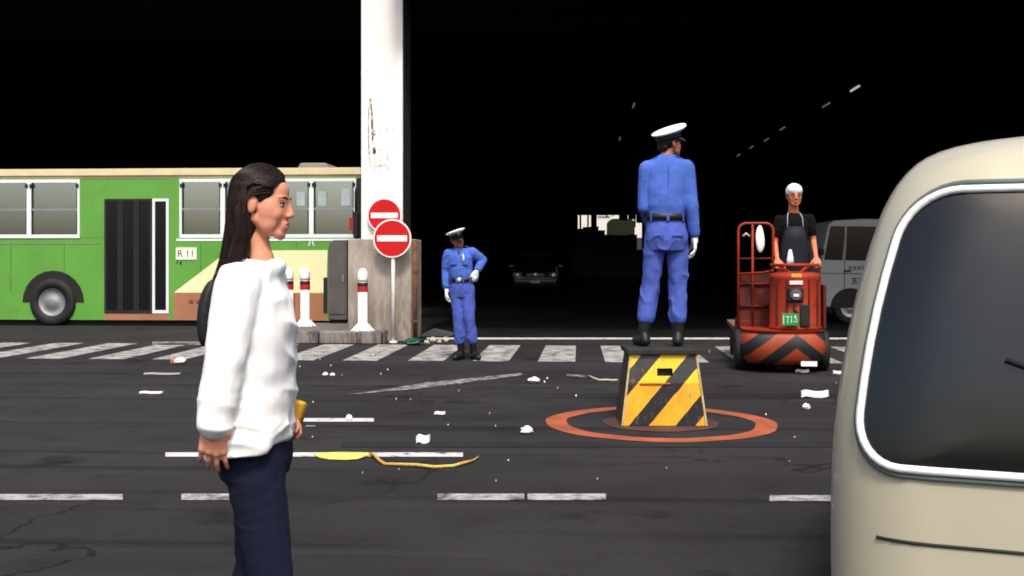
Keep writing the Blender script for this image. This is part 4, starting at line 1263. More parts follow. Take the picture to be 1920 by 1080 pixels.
def face_parts(t, M, sc, brow=True):
    Mr = M.to_3x3()
    def T(p): return M @ Vector([q * sc for q in p])
    for s in (-1, 1):
        e = MB().ell(T((s * 0.0315, 0.0725, -0.004)), [q * sc for q in (0.0125, 0.0098, 0.0058)], Mr, 14, 10).build('eye', M_eyew, t, True)
        MB().ell(T((s * 0.0315, 0.0795, -0.004)), [q * sc for q in (0.0058, 0.005, 0.0062)], Mr, 12, 8).build('iris', M_iris, e, True)
        MB().tube([T((s * 0.018, 0.082, 0.0025)), T((s * 0.031, 0.0845, 0.0055)), T((s * 0.046, 0.074, 0.002))], 0.0017 * sc, 6).build('eyelid', M_hair, e, True)
        if brow:
            MB().tube([T((s * 0.014, 0.0905, 0.017)), T((s * 0.032, 0.0865, 0.022)), T((s * 0.050, 0.070, 0.018))], [0.0022 * sc, 0.0028 * sc, 0.0014 * sc], 6).build('eyebrow', M_hair, t, True)
    mo = MB().ell(T((0, 0.0915, -0.0590)), [q * sc for q in (0.019, 0.0052, 0.0042)], Mr, 14, 8)
    mo.ell(T((0, 0.0905, -0.0712)), [q * sc for q in (0.016, 0.0056, 0.0048)], Mr, 14, 8)
    mo.build('lips', M_lip, t, True)
def ering(c, rx, ry, n=24, pw=2.3, rotz=0.0):
    out = []
    for k in range(n):
        a = 2 * math.pi * k / n
        x = rx * math.copysign(abs(math.cos(a)) ** (2 / pw), math.cos(a))
        y = ry * math.copysign(abs(math.sin(a)) ** (2 / pw), math.sin(a))
        out.append((c[0] + x * math.cos(rotz) - y * math.sin(rotz), c[1] + x * math.sin(rotz) + y * math.cos(rotz), c[2]))
    return out
def loft(mb, secs):
    mb.rings([ering((cx, cy, z), rx, ry) for z, cx, cy, rx, ry in secs])
def body_mesh(t, skin, J, sc, voxel, headM, hands=True, hsc=1.0, curl=(0.5, 0.5), spread=0.06):
    """one continuous figure: head, neck, trunk, arms, hands, legs"""
    mb = MB()
    head_prims(mb, headM, hsc, voxel < 0.005)
    hb = headM @ Vector((0, -0.025, -0.06))
    mb.cap(J['neck'], hb, (0.050 if voxel < 0.005 else 0.055) * hsc, (0.046 if voxel < 0.005 else 0.050) * hsc)
    mb.cap(J['neck'] + Vector((0, -0.01, -0.04)), J['neck'], 0.056 * hsc, 0.055 * hsc)
    p, c = J['pelvis'], J['chest']
    def lerp(u): return p + (c - p) * u
    loft(mb, [(lerp(u).z, lerp(u).x, lerp(u).y, rx * sc, ry * sc) for u, rx, ry in ((-0.25, 0.10, 0.08), (-0.1, 0.145, 0.10), (0.1, 0.15, 0.105), (0.4, 0.13, 0.095), (0.75, 0.15, 0.11), (1.0, 0.155, 0.11))] + [(J['neck'].z - 0.075, J['neck'].x, J['neck'].y - 0.015, 0.10 * sc, 0.07 * sc), (J['neck'].z - 0.035, J['neck'].x, J['neck'].y - 0.01, 0.06 * sc, 0.055 * sc)])
    for k, s in (('l', -1), ('r', 1)):
        mb.cap(J['sh' + k], J['el' + k], 0.050 * sc, 0.039 * sc)
        mb.cap(J['el' + k], J['wr' + k], 0.039 * sc, 0.026 * sc)
        mb.cap(J['neck'] + Vector((0, 0, -0.05)), J['sh' + k], 0.05 * sc, 0.05 * sc)
        fw = J.get('hd' + k, (J['wr' + k] - J['el' + k]))
        hand(mb, J['wr' + k], fw, J.get('pn' + k, Vector((-s, 0, 0))), J.get('th' + k, Vector((0, 1, 0))), curl[0 if k == 'l' else 1], hsc, spread, 0.92)
        mb.cap(J['hp' + k], J['kn' + k], 0.078 * sc, 0.052 * sc)
        mb.cap(J['kn' + k], J['an' + k], 0.052 * sc, 0.034 * sc)
        f = J.get('ft' + k, Vector((0, 1, 0)))
        a = J['an' + k]
        mb.cap((a.x, a.y, a.z - 0.035), a + f * 0.09 + Vector((0, 0, -0.05)), 0.028, 0.022)
    me = fuse(mb, voxel, 5)
    bm = bmesh.new(); bm.from_mesh(me)
    zc = J['neck'].z - 0.02
    sel = [v for v in bm.verts if v.co.z > zc and (v.co - headM.translation).length < 0.2]
    for _ in range(9 if voxel < 0.005 else 3):
        bmesh.ops.smooth_vert(bm, verts=sel, factor=0.5, use_axis_x=True, use_axis_y=True, use_axis_z=True)
    bm.to_mesh(me); bm.free()
    me.shade_smooth()
    return link('body', me, skin, t)
def shoe(mb, a, f, ground, L=0.19, r=0.047, shaft=0.0, top=None):
    a = Vector(a)
    heel = Vector((a.x, a.y, ground + 0.045)) - f * 0.03
    toe = Vector((a.x, a.y, ground + 0.036)) + f * L
    mid = heel + (toe - heel) * 0.55 + Vector((0, 0, 0.012))
    mb.cap(heel, mid, 0.045, 0.046)
    mb.cap(mid, toe, 0.046, 0.036)
    mb.cap(heel + Vector((0, 0, 0.0)), a, 0.046, 0.044)
    if top is not None:
        mb.cap(a, top, 0.048, 0.056)
def peaked_cap(t, M, sc):
    """cap frame: origin at head centre, +Y forward"""
    def ringat(z, rx, ry, tilt, dy=0.0, n=40):
        return [M @ Vector((rx * math.cos(2 * math.pi * k / n) * sc, (ry * math.sin(2 * math.pi * k / n) + dy) * sc, (z + tilt * math.sin(2 * math.pi * k / n)) * sc)) for k in range(n)]
    root = MB()
    root.rings([ringat(0.030, 0.080, 0.102, 0.008, -0.008), ringat(0.032, 0.083, 0.105, 0.008, -0.008), ringat(0.072, 0.084, 0.106, 0.016, -0.008), ringat(0.074, 0.05, 0.06, 0.016, -0.008)])
    cap_ = root.build('peaked_cap', mat('cap_band', (0.012, 0.012, 0.014), 0.6), t, True)
    cr = MB()
    cr.rings([ringat(0.072, 0.084, 0.106, 0.016, -0.008), ringat(0.082, 0.108, 0.128, 0.024, -0.004), ringat(0.092, 0.122, 0.142, 0.030, 0.0), ringat(0.101, 0.124, 0.144, 0.033, 0.0),
              ringat(0.108, 0.116, 0.136, 0.034, 0.0), ringat(0.113, 0.09, 0.105, 0.0262, 0.0), ringat(0.116, 0.05, 0.058, 0.0145, 0.0), ringat(0.1165, 0.01, 0.012, 0.003, 0.0)])
    cr.build('crown', mat('cap_white', (0.80, 0.80, 0.80), 0.7, var=0.03, scale=20), cap_, True)
    vz_ = MB()
    n = 16
    top, bot = [], []
    for k in range(n + 1):
        a = R(15 + 150 * k / n)
        i_ = Vector((0.084 * math.cos(a), 0.106 * math.sin(a) - 0.008, 0.036))
        ext = 0.058 * math.sin((a - R(15)) / R(150) * math.pi) ** 0.7
        o_ = Vector((0.088 * math.cos(a), (0.106 + ext) * math.sin(a) - 0.008, 0.034 - ext * 0.55))
        top.append((i_, o_))
    rg2 = [[M @ (i_ * sc), M @ (o_ * sc), M @ ((o_ - Vector((0, 0, 0.004))) * sc), M @ ((i_ - Vector((0, 0, 0.004))) * sc)] for i_, o_ in top]
    vz_.rings(rg2).build('visor', mat('visor_gloss', (0.008, 0.008, 0.009), 0.12, var=0, bump=0), cap_, True)
    MB().ell(M @ Vector((0, 0.102 * sc, 0.078 * sc)), [q * sc for q in (0.016, 0.006, 0.020)], M.to_3x3(), 12, 8).build('cap_badge', mat('brass', (0.70, 0.45, 0.12), 0.35, metal=0.9), cap_, True)
    return cap_
M_uni = mat('uniform_blue', (0.060, 0.125, 0.46), 0.9, var=0.20, scale=5, bump=0.25, bscale=350)
M_unit = mat('trouser_blue', (0.062, 0.098, 0.39), 0.9, var=0.22, scale=5, bump=0.25, bscale=350)
M_boot = mat('boot_black', (0.010, 0.010, 0.011), 0.4, var=0.2, bump=0.1)
M_glove = mat('glove_white', (0.82, 0.81, 0.80), 0.85, var=0.03, scale=25)
M_skin1 = mat('skin_tan', (0.36, 0.135, 0.075), 0.55, var=0.06, scale=25, bump=0.05, sss=0.1)
M_skin2 = mat('skin_warm', (0.55, 0.185, 0.092), 0.5, var=0.06, scale=25, bump=0.05, sss=0.12)
M_skin3 = mat('skin_light', (0.62, 0.265, 0.165), 0.55, var=0.05, scale=25, bump=0.04, sss=0.12)
M_belt = mat('belt_black', (0.012, 0.012, 0.013), 0.45, var=0.2)

def headmat(pos, yaw=0.0, pitch=0.0, roll=0.0):
    return Matrix.Translation(pos) @ Matrix.Rotation(yaw, 4, 'Z') @ Matrix.Rotation(pitch, 4, 'X') @ Matrix.Rotation(roll, 4, 'Y')

def officer(label, loc, rotz, J, headM, hsc, seed, belt_z, torso, hem, boots_top, buckle, curl=(0.7, 0.5)):
    t = thing('person', label, 'person', loc, rotz)
    body_mesh(t, M_skin1, J, 0.92, 0.0065, headM, True, hsc, curl)
    face_parts(t, headM, hsc)
    # hair under the cap
    hb = MB()
    Mr = headM.to_3x3()
    hb.ell(headM @ Vector((0, -0.026 * hsc, 0.030 * hsc)), [q * hsc for q in (0.0775, 0.089, 0.083)], Mr)
    for s in (-1, 1):
        hb.ell(headM @ Vector((s * 0.068 * hsc, 0.006 * hsc, 0.015 * hsc)), [q * hsc for q in (0.012, 0.018, 0.032)], Mr)
    hb.ell(headM @ Vector((0, -0.072 * hsc, -0.025 * hsc)), [q * hsc for q in (0.058, 0.036, 0.045)], Mr)
    link('hair', fuse(hb, 0.006, 3), M_hair, t)
    peaked_cap(t, headM, hsc * 1.04)
    # jacket
    jk = MB()
    loft(jk, torso)
    for k in 'lr':
        sh, el, wr = J['sh' + k], J['el' + k], J['wr' + k]
        cuff = wr + (el - wr) * 0.14
        jk.cap(sh, el, 0.079, 0.063)
        jk.cap(el, cuff, 0.063, 0.050)
        jk.cap(cuff + (el - cuff) * 0.12, cuff, 0.052, 0.050)
        jk.cap(J['neck'] + Vector((0, -0.01, -0.05)), sh, 0.070, 0.074)
    jo = link('jacket', fuse(jk, 0.006, 11, wr_cloth(0.0085, 10, (1.1, 1.1, 0.9)), seed), M_uni, t)
    # collar, epaulettes
    n = J['neck']
    MB().rings([ering((n.x, n.y + 0.012, n.z - 0.075), 0.120, 0.115), ering((n.x, n.y + 0.004, n.z - 0.03), 0.088, 0.086), ering((n.x, n.y, n.z + 0.026), 0.069, 0.070), ering((n.x, n.y, n.z + 0.028), 0.061, 0.062), ering((n.x, n.y, n.z - 0.03), 0.074, 0.074)], True, False).build('collar', M_uni, jo, True)
    MB().rings([ering((n.x, n.y + 0.048, n.z - 0.005), 0.020, 0.030), ering((n.x, n.y + 0.085, n.z - 0.05), 0.022, 0.030), ering((n.x, n.y + 0.10, n.z - 0.09), 0.010, 0.020)]).build('necktie', M_belt, jo, True)
    for k in 'lr':
        a = J['sh' + k]; b = n + (a - n) * 0.35
        MB().box((a.lerp(b, 0.45) + Vector((0, -0.01, 0.062))), (0.10, 0.042, 0.008), (0, -0.45 if k == 'l' else 0.45, 0)).build('epaulette', M_uni, jo, bevel=0.003)
    # trousers
    tr = MB()
    p = J['pelvis']
    loft(tr, hem)
    for k in 'lr':
        hp, kn, an = J['hp' + k], J['kn' + k], J['an' + k]
        tr.cap(hp, kn, 0.096, 0.074)
        bt = an + (kn - an) * boots_top
        tr.cap(kn, bt, 0.074, 0.072)
    link('trousers', fuse(tr, 0.006, 8, wr_cloth(0.0125, 11, (1.7, 1.7, 0.42)), seed + 20), M_unit, t)
    bo = {}
    for k in 'lr':
        b = MB()
        shoe(b, J['an' + k], J.get('ft' + k, Vector((0, 1, 0))), 0.0, 0.17, 0.05, 0, J['an' + k] + (J['kn' + k] - J['an' + k]) * (boots_top + 0.12))
        link('boot', fuse(b, 0.006, 4), M_boot, t)
        g = MB()
        s = -1 if k == 'l' else 1
        fw = J.get('hd' + k, (J['wr' + k] - J['el' + k]))
        hand(g, J['wr' + k], fw, J.get('pn' + k, Vector((-s, 0, 0))), J.get('th' + k, Vector((0, 1, 0))), curl[0 if k == 'l' else 1], hsc * 1.10, 0.05)
        g.cap(J['wr' + k] + (J['el' + k] - J['wr' + k]) * 0.2, J['wr' + k], 0.034, 0.031)
        link('glove', fuse(g, 0.0045, 3), M_glove, t)
    # belt follows the waist
    z, cx, cy, rx, ry = belt_z
    rx, ry = rx + 0.010, ry + 0.012
    bl = MB().rings([ering((cx, cy, z - 0.028), rx, ry), ering((cx, cy, z - 0.026), rx + 0.008, ry + 0.008), ering((cx, cy, z + 0.026), rx + 0.008, ry + 0.008), ering((cx, cy, z + 0.028), rx, ry)], True, False).build('belt', M_belt, t, True)
    MB().lathe([(0.005, -0.006), (0.027, -0.006), (0.030, 0.0), (0.02, 0.006), (0.005, 0.007)], (cx + buckle, cy + ry + 0.010, z), 20, Matrix.Rotation(R(-90), 3, 'X')).build('buckle', mat('buckle_silver', (0.80, 0.78, 0.74), 0.3, metal=0.5), bl, True)
    for a_ in (40, 75, 105, 140, 220, 270, 320):
        a = R(a_)
        MB().box((cx + (rx + 0.010) * math.cos(a), cy + (ry + 0.010) * math.sin(a), z), (0.02, 0.008, 0.07), (0, 0, a + R(90))).build('belt_loop', M_unit, bl)
    return t, jo
V = Vector
# --- officer standing on the asphalt, facing the camera (local +Y points at the camera)
d1 = 14.25
sc1 = FPX / d1
o1 = P(868, 672, d1); o1.z = 0.0
def L1(px, py, y=0.0): return V((-(px - 868) / sc1, y, (672.5 - py) / sc1))
J1 = dict(neck=L1(862, 468, -0.01), chest=L1(863, 478, 0), pelvis=L1(865, 532, 0),
          shr=L1(841, 476, -0.01), elr=L1(835, 508, -0.03), wrr=L1(838, 541, 0.03), hdr=V((-0.03, 0.03, -1)), pnr=V((-1, 0.2, 0)), thr=V((0, 1, 0)),
          shl=L1(885, 473, -0.02), ell=L1(903, 487, -0.10), wrl=L1(895, 507, 0.03), hdl=V((0.55, 0.35, -1)), pnl=V((0.6, -1, 0)), thl=V((0.3, -1, 0)),
          hpr=L1(855, 540), knr=L1(860, 592, 0.03), anr=L1(865, 658, 0.0), ftr=V((0.35, 0.94, 0)),
          hpl=L1(877, 540), knl=L1(880, 590, 0.04), anl=L1(888, 658, -0.02), ftl=V((-0.5, 0.87, 0)))
hM1 = headmat(L1(857.5, 447, 0.02), R(30), R(-6), R(18))
t1, jk1 = officer('officer in blue uniform and white gloves standing on the crosswalk, hand on hip', (o1.x, o1.y, 0.006), R(180) + YAW * 0 + R(-2), J1, hM1, 1.0, 3,
        (L1(865, 523).z, L1(865, 523).x, 0, 0.148, 0.112),
        [(L1(0, 528).z, L1(865, 0).x, 0, 0.150, 0.112), (L1(0, 520).z, L1(865, 0).x, 0, 0.150, 0.113), (L1(0, 512).z, L1(864, 0).x, 0.0, 0.160, 0.122), (L1(0, 495).z, L1(863, 0).x, 0, 0.162, 0.125), (L1(0, 480).z, L1(863, 0).x, -0.005, 0.165, 0.12), (L1(0, 471).z, L1(863, 0).x, -0.01, 0.12, 0.09), (L1(0, 465).z, L1(862, 0).x, -0.01, 0.07, 0.07)],
        [(L1(0, 522).z, L1(865, 0).x, 0, 0.142, 0.106), (L1(0, 532).z, L1(865, 0).x, 0, 0.158, 0.118), (L1(0, 545).z, L1(866, 0).x, -0.005, 0.172, 0.122), (L1(0, 556).z, L1(866, 0).x, -0.005, 0.15, 0.11)], 0.33, 0.01)
q = L1(872, 484)
MB().tube([(q.x + 0.01, 0.128, q.z + 0.06), (q.x, 0.14, q.z + 0.02), (q.x, 0.138, q.z - 0.04)], [0.006, 0.010, 0.012], 8).build('whistle', M_glove, jk1, True)
for s in (-0.085, 0.075):
    MB().box((L1(863, 0).x + s, 0.128, L1(0, 492).z), (0.085, 0.014, 0.045), (0.05, 0, 0)).build('pocket_flap', M_uni, jk1, bevel=0.004)
# --- officer on the box, back to the camera
d2 = 8.98
sc2 = FPX / d2
o2 = P(1245, 650, d2)
def L2(px, py, y=0.0): return V(((px - 1245) / sc2, y, (HOR + (CAM_H - BOX_TOP) * sc2 - py) / sc2))
J2 = dict(neck=L2(1249, 297, -0.01), chest=L2(1249, 325, 0), pelvis=L2(1248, 425, 0),
          shl=L2(1215, 318, 0), ell=L2(1209, 388, 0.00), wrl=L2(1226, 420, 0.20), hdl=V((0.6, 0.6, -0.25)), pnl=V((0.3, -1, 0)), thl=V((0, 0.2, 1)),
          shr=L2(1285, 316, 0), elr=L2(1294, 383, -0.03), wrr=L2(1303, 445, 0.02), hdr=V((0.04, 0.05, -1)), pnr=V((-1, 0.1, 0)), thr=V((0, 1, 0)),
          hpl=L2(1230, 445), knl=L2(1221, 530, 0.02), anl=L2(1207, 622, 0.0), ftl=V((-0.28, 0.96, 0)),
          hpr=L2(1268, 445), knr=L2(1272, 532, 0.02), anr=L2(1271, 622, 0.0), ftr=V((0.25, 0.97, 0)))
hM2 = headmat(L2(1256, 268, 0.01), R(-62), R(8), R(4))
t2, jk2 = officer('officer in blue uniform standing on the striped box, seen from behind', (o2.x, o2.y, BOX_TOP), YAW, J2, hM2, 1.03, 11,
        (L2(0, 407).z, L2(1248, 0).x, 0, 0.150, 0.116),
        [(L2(0, 414).z, L2(1248, 0).x, 0, 0.150, 0.116), (L2(0, 400).z, L2(1248, 0).x, 0, 0.155, 0.120), (L2(0, 385).z, L2(1248, 0).x, 0, 0.168, 0.135), (L2(0, 350).z, L2(1249, 0).x, 0, 0.180, 0.135), (L2(0, 320).z, L2(1250, 0).x, 0, 0.180, 0.120), (L2(0, 305).z, L2(1250, 0).x, -0.01, 0.135, 0.09), (L2(0, 294).z, L2(1250, 0).x, -0.01, 0.07, 0.07)],
        [(L2(0, 405).z, L2(1248, 0).x, 0, 0.146, 0.110), (L2(0, 425).z, L2(1248, 0).x, -0.005, 0.165, 0.125), (L2(0, 450).z, L2(1249, 0).x, -0.012, 0.178, 0.130), (L2(0, 470).z, L2(1249, 0).x, -0.008, 0.155, 0.115)], 0.30, 0.0)
MB().tube([L2(1250, 312, -0.128), L2(1249, 340, -0.14), L2(1249, 395, -0.128)], 0.003, 6).build('back_seam', M_unit, jk2)
for s_ in (-1, 1):
    q = L2(1248 + s_ * 19, 442, -0.140)
    MB().box(q, (0.105, 0.010, 0.016), (0.1, 0, s_ * 0.35)).build('pocket_flap', M_unit, t2, bevel=0.003)

# --- driver on the cart
d3 = 13.35
sc3 = FPX / d3
PLAT = 0.585
o3 = P(1488, 600, d3)
def L3(px, py, y=0.0): return V((-(px - 1488) / sc3, y, (HOR + (CAM_H - PLAT) * sc3 - py) / sc3))
J3 = dict(neck=L3(1488, 402, -0.02), chest=L3(1489, 418, 0), pelvis=L3(1490, 492, 0),
          shr=L3(1462, 411, 0), elr=L3(1454, 455, -0.02), wrr=L3(1453, 487, 0.24), hdr=V((-0.02, 0.7, -0.55)), pnr=V((0, -0.5, -1)), thr=V((-1, 0.2, 0)),
          shl=L3(1517, 409, 0), ell=L3(1525, 452, -0.02), wrl=L3(1523, 484, 0.24), hdl=V((0.02, 0.7, -0.55)), pnl=V((0, -0.5, -1)), thl=V((1, 0.2, 0)),
          hpr=L3(1476, 500), knr=L3(1475, 545, 0.02), anr=L3(1474, 585, 0.0), hpl=L3(1503, 500), knl=L3(1504, 545, 0.02), anl=L3(1505, 585, 0))
for k in 'lr':
    J3['an' + k].z = 0.09
    J3['kn' + k].z = 0.48
hM3 = headmat(L3(1488.5, 366, 0.03), R(4), R(-4), 0)
t3 = thing('person', 'cart driver in dark apron and white cap holding the steering ring', 'person', (o3.x, o3.y, PLAT), R(180) - R(2))
body_mesh(t3, M_skin2, J3, 0.95, 0.0065, hM3, True, 1.2, (1.1, 1.1))
face_parts(t3, hM3, 1.2)
hb = MB()
Mr = hM3.to_3x3()
hb.ell(hM3 @ V((0, -0.02, 0.046)), (0.101, 0.120, 0.100), Mr)
hb.ell(hM3 @ V((0, 0.012, 0.060)), (0.094, 0.103, 0.079), Mr)
link('white_cap', fuse(hb, 0.006, 4, wr_cloth(0.004, 20), 4), MATS['cap_white'], t3)
hr_ = MB()
for s in (-1, 1):
    hr_.ell(hM3 @ V((s * 0.086, -0.008, -0.002)), (0.011, 0.022, 0.034), Mr)
hr_.ell(hM3 @ V((0, -0.07, -0.02)), (0.056, 0.034, 0.044), Mr)
hr_.build('hair', M_hair, t3, True)
gls = MB()
for s in (-1, 1):
    gls.tube([hM3 @ (V((s * 0.037, 0.112, -0.005)) + V((0.020 * math.cos(a), 0, 0.013 * math.sin(a)))) for a in [2 * math.pi * k / 14 for k in range(15)]], 0.0022, 6, False)
    gls.tube([hM3 @ V((s * 0.057, 0.112, -0.002)), hM3 @ V((s * 0.094, 0.0, 0.0))], 0.002, 6)
gls.tube([hM3 @ V((-0.017, 0.113, -0.002)), hM3 @ V((0.017, 0.113, -0.002))], 0.002, 6)
gls.build('spectacles', M_rub, t3, True)
M_tee = mat('tshirt_black', (0.0055, 0.0055, 0.0065), 0.95, var=0.2, bump=0.2, bscale=200, spec=0.1)
M_apron = mat('apron_navy', (0.0042, 0.0052, 0.012), 0.7, var=0.25, scale=6, bump=0.15, bscale=60)
tee = MB()
loft(tee, [(L3(0, 496).z, 0, 0, 0.155, 0.115), (L3(0, 470).z, 0, 0, 0.158, 0.12), (L3(0, 440).z, 0, 0, 0.172, 0.13), (L3(0, 418).z, 0, 0, 0.178, 0.122), (L3(0, 406).z, 0, -0.01, 0.13, 0.09), (L3(0, 400).z, 0, -0.015, 0.075, 0.07)])
for k in 'lr':
    sh, el = J3['sh' + k], J3['el' + k]
    tee.cap(sh + V((0, 0, -0.012)), sh.lerp(el, 0.6), 0.066, 0.062)
    tee.cap(J3['neck'] + V((0, -0.01, -0.05)), sh + V((0, 0, -0.012)), 0.060, 0.062)
link('t_shirt', fuse(tee, 0.007, 6, wr_cloth(0.007, 13), 5), M_tee, t3)
ap = MB()
def aring(z, hw_, y):
    n = 12
    front = [(-hw_ + 2 * hw_ * k / n, y - 0.55 * (2 * k / n - 1) ** 2 * hw_ * 0.55, z) for k in range(n + 1)]
    return front + [(x, yy - 0.012, zz) for x, yy, zz in reversed(front)]
ap.rings([aring(L3(0, 600).z, 0.20, 0.150), aring(L3(0, 520).z, 0.19, 0.148), aring(L3(0, 470).z, 0.175, 0.146), aring(L3(0, 448).z, 0.15, 0.146), aring(L3(0, 425).z, 0.105, 0.140)])
apo = ap.build('apron', M_apron, t3, True)
for s in (-1, 1):
    MB().tube([(s * 0.095, 0.135, L3(0, 427).z), (s * 0.088, 0.10, L3(0, 408).z), (s * 0.07, 0.02, L3(0, 399).z), (s * 0.05, -0.06, L3(0, 397).z)], 0.006, 6).build('apron_strap', mat('strap_pale', (0.35, 0.36, 0.40), 0.7), apo, True)
rag = MB().rings([[(x * w_ + 0.065, 0.158 + 0.02 * y, z) for x, y in ((-1, 0), (-0.4, 0.6), (0.2, 0.2), (0.7, 0.8), (1, 0), (0.3, -0.4), (-0.5, -0.3))] for z, w_ in ((L3(0, 496).z, 0.05), (L3(0, 485).z, 0.042), (L3(0, 474).z, 0.028), (L3(0, 468).z, 0.015))])
rag.build('towel', MATS['cloth_white'], t3, True)
M_trou = mat('work_trousers', (0.02, 0.022, 0.03), 0.9)
tr = MB()
loft(tr, [(L3(0, 490).z, 0, 0, 0.15, 0.11), (L3(0, 505).z, 0, 0, 0.165, 0.12), (L3(0, 520).z, 0, 0, 0.16, 0.11)])
for k in 'lr':
    tr.cap(J3['hp' + k], J3['kn' + k], 0.10, 0.075)
    tr.cap(J3['kn' + k], J3['an' + k], 0.075, 0.065)
link('trousers', fuse(tr, 0.008, 5, wr_cloth(0.007, 11), 6), M_trou, t3)
for k in 'lr':
    b = MB(); shoe(b, J3['an' + k], V((0, 1, 0)), 0.0, 0.18, top=J3['an' + k] + V((0, 0, 0.2)))
    link('boot', fuse(b, 0.008, 3), M_rub, t3)

# --- woman walking past in the foreground (local +Y is her walking direction, to the right)
d4 = 3.1
sc4 = FPX / d4
o4 = P(470, 1371, d4); o4.z = 0
def L4(px, py, x=0.0): return V((x, (px - 470) / sc4, (HOR + CAM_H * sc4 - py) / sc4))
tw_ = thing('person', 'long-haired woman in white sweater and jeans walking past in the foreground', 'person', (o4.x, o4.y, 0), R(-90) + YAW)
J4 = dict(neck=L4(482, 487), chest=L4(470, 560), pelvis=L4(480, 815),
          shr=L4(470, 535, 0.140), elr=L4(452, 680, 0.190), wrr=L4(438, 772, 0.205), hdr=V((-0.05, -0.05, -1)), pnr=V((-1, -0.15, 0)), thr=V((0, 1, 0)),
          shl=L4(476, 535, -0.140), ell=L4(478, 690, -0.18), wrl=L4(490, 768, -0.12), hdl=V((0.10, 0.9, -0.55)), pnl=V((0.5, -0.2, -1)), thl=V((0.6, 0.5, 0.3)),
          hpr=L4(484, 838, 0.075), knr=L4(522, 1080, 0.075), anr=L4(520, 1310, 0.07), hpl=L4(476, 838, -0.075), knl=L4(470, 1080, -0.07), anl=L4(385, 1280, -0.07),
          ftr=V((0, 1, 0)), ftl=V((0, 0.9, -0.35)))
hM4 = headmat(L4(490, 380), R(-3), R(-5), 0)
HS4 = 0.91
body_mesh(tw_, M_skin3, J4, 0.80, 0.0036, hM4, True, HS4, (0.7, 0.45), 0.13)
face_parts(tw_, hM4 @ Matrix.Translation((0, -0.0025, 0)), HS4)
# sweater
sw = MB()
loft(sw, [(L4(0, 838).z, 0, L4(472, 0).y, 0.200, 0.116), (L4(0, 815).z, 0, L4(474, 0).y, 0.196, 0.115), (L4(0, 770).z, 0, L4(477, 0).y, 0.185, 0.112), (L4(0, 700).z, 0, L4(480, 0).y, 0.175, 0.104), (L4(0, 620).z, 0, L4(478, 0).y, 0.172, 0.108),
          (L4(0, 560).z, 0, L4(476, 0).y, 0.165, 0.102), (L4(0, 520).z, 0, L4(474, 0).y, 0.140, 0.080), (L4(0, 505).z, 0, L4(481, 0).y, 0.105, 0.078), (L4(0, 494).z, 0, L4(485, 0).y, 0.084, 0.066)])
for k in 'lr':
    sh, el, wr = J4['sh' + k], J4['el' + k], J4['wr' + k]
    sw.cap(sh, el, 0.066, 0.058)
    sw.cap(el, el.lerp(wr, 0.95), 0.058, 0.050)
    sw.cap(J4['neck'] + V((0, -0.012, -0.055)), sh, 0.055, 0.066)
me = fuse(sw, 0.006, 16, wr_cloth(0.015, 10, (1, 1, 1.1)), 31)
# slanting hem: higher in front, lower at the back
nv = len(me.vertices)
co = np.empty(nv * 3); me.vertices.foreach_get('co', co); co = co.reshape(-1, 3)
zb = L4(0, 800).z
arm = np.clip((co[:, 0] - 0.13) / 0.05, 0, 1)
k_ = np.clip((zb + 0.05 - co[:, 2]) / 0.12, 0, 1) * (1 - arm)
co[:, 2] += k_ * (co[:, 1] - 0.0) * 0.28
me.vertices.foreach_set('co', co.ravel())
M_knit = mat('sweater_white', (0.84, 0.83, 0.81), 0.95, var=0.03, scale=10, bump=0.06, bscale=400)
swo = link('sweater', me, M_knit, tw_)
nk = L4(486, 488)
MB().tube([(0.071 * math.cos(2 * math.pi * k / 32), nk.y + 0.061 * math.sin(2 * math.pi * k / 32), nk.z - 0.006 - 0.010 * math.sin(2 * math.pi * k / 32)) for k in range(33)], 0.0085, 10, False).build('neckband', M_knit, swo, True)
# jeans and shoes
M_jean = mat('jeans_navy', (0.0045, 0.0065, 0.024), 0.95, var=0.3, scale=7, bump=0.3, bscale=300)
jn = MB()
loft(jn, [(L4(0, 790).z, 0, L4(480, 0).y, 0.135, 0.088), (L4(0, 820).z, 0, L4(480, 0).y, 0.155, 0.098), (L4(0, 860).z, 0, L4(479, 0).y, 0.160, 0.100), (L4(0, 890).z, 0, L4(480, 0).y, 0.145, 0.09)])
for k in 'lr':
    jn.cap(J4['hp' + k], J4['kn' + k], 0.086, 0.060)
    jn.cap(J4['kn' + k], J4['an' + k].lerp(J4['kn' + k], 0.08), 0.060, 0.048)
link('jeans', fuse(jn, 0.006, 6, wr_cloth(0.005, 13), 41), M_jean, tw_)
for k in 'lr':
    b = MB(); a = J4['an' + k]
    g_ = a.z - 0.09
    shoe(b, a, J4['ft' + k], g_, 0.15)
    link('shoe', fuse(b, 0.006, 3), M_rub, tw_)
# hair: a mass over the skull and down the back, covered with fine straight strands
hm = MB()
Mr = hM4.to_3x3()
k4 = HS4
def HV(x, y, z): return hM4 @ V((x * k4, y * k4, z * k4))
hm.ell(HV(0, -0.008, 0.032), [q * k4 for q in (0.0745, 0.082, 0.079)], Mr, 20, 14)
hm.ell(HV(0, 0.010, 0.060), [q * k4 for q in (0.063, 0.064, 0.046)], Mr, 20, 12)
spine = [(L4(476, 355), 0.060, 0.048), (L4(473, 390), 0.062, 0.044), (L4(463, 440), 0.060, 0.036), (L4(446, 490), 0.060, 0.028), (L4(424, 530), 0.056, 0.018), (L4(414, 556), 0.04, 0.008)]
hm.rings([ering((0, p.y, p.z), rx, ry) for p, rx, ry in spine])
for s in (-1, 1):
    hm.cap(HV(s * 0.064, -0.012, 0.046), HV(s * 0.066, -0.050, -0.03), 0.012, 0.014)
    hm.cap(HV(s * 0.066, -0.050, -0.03), V((s * 0.058, L4(459, 0).y, L4(0, 470).z)), 0.014, 0.010)
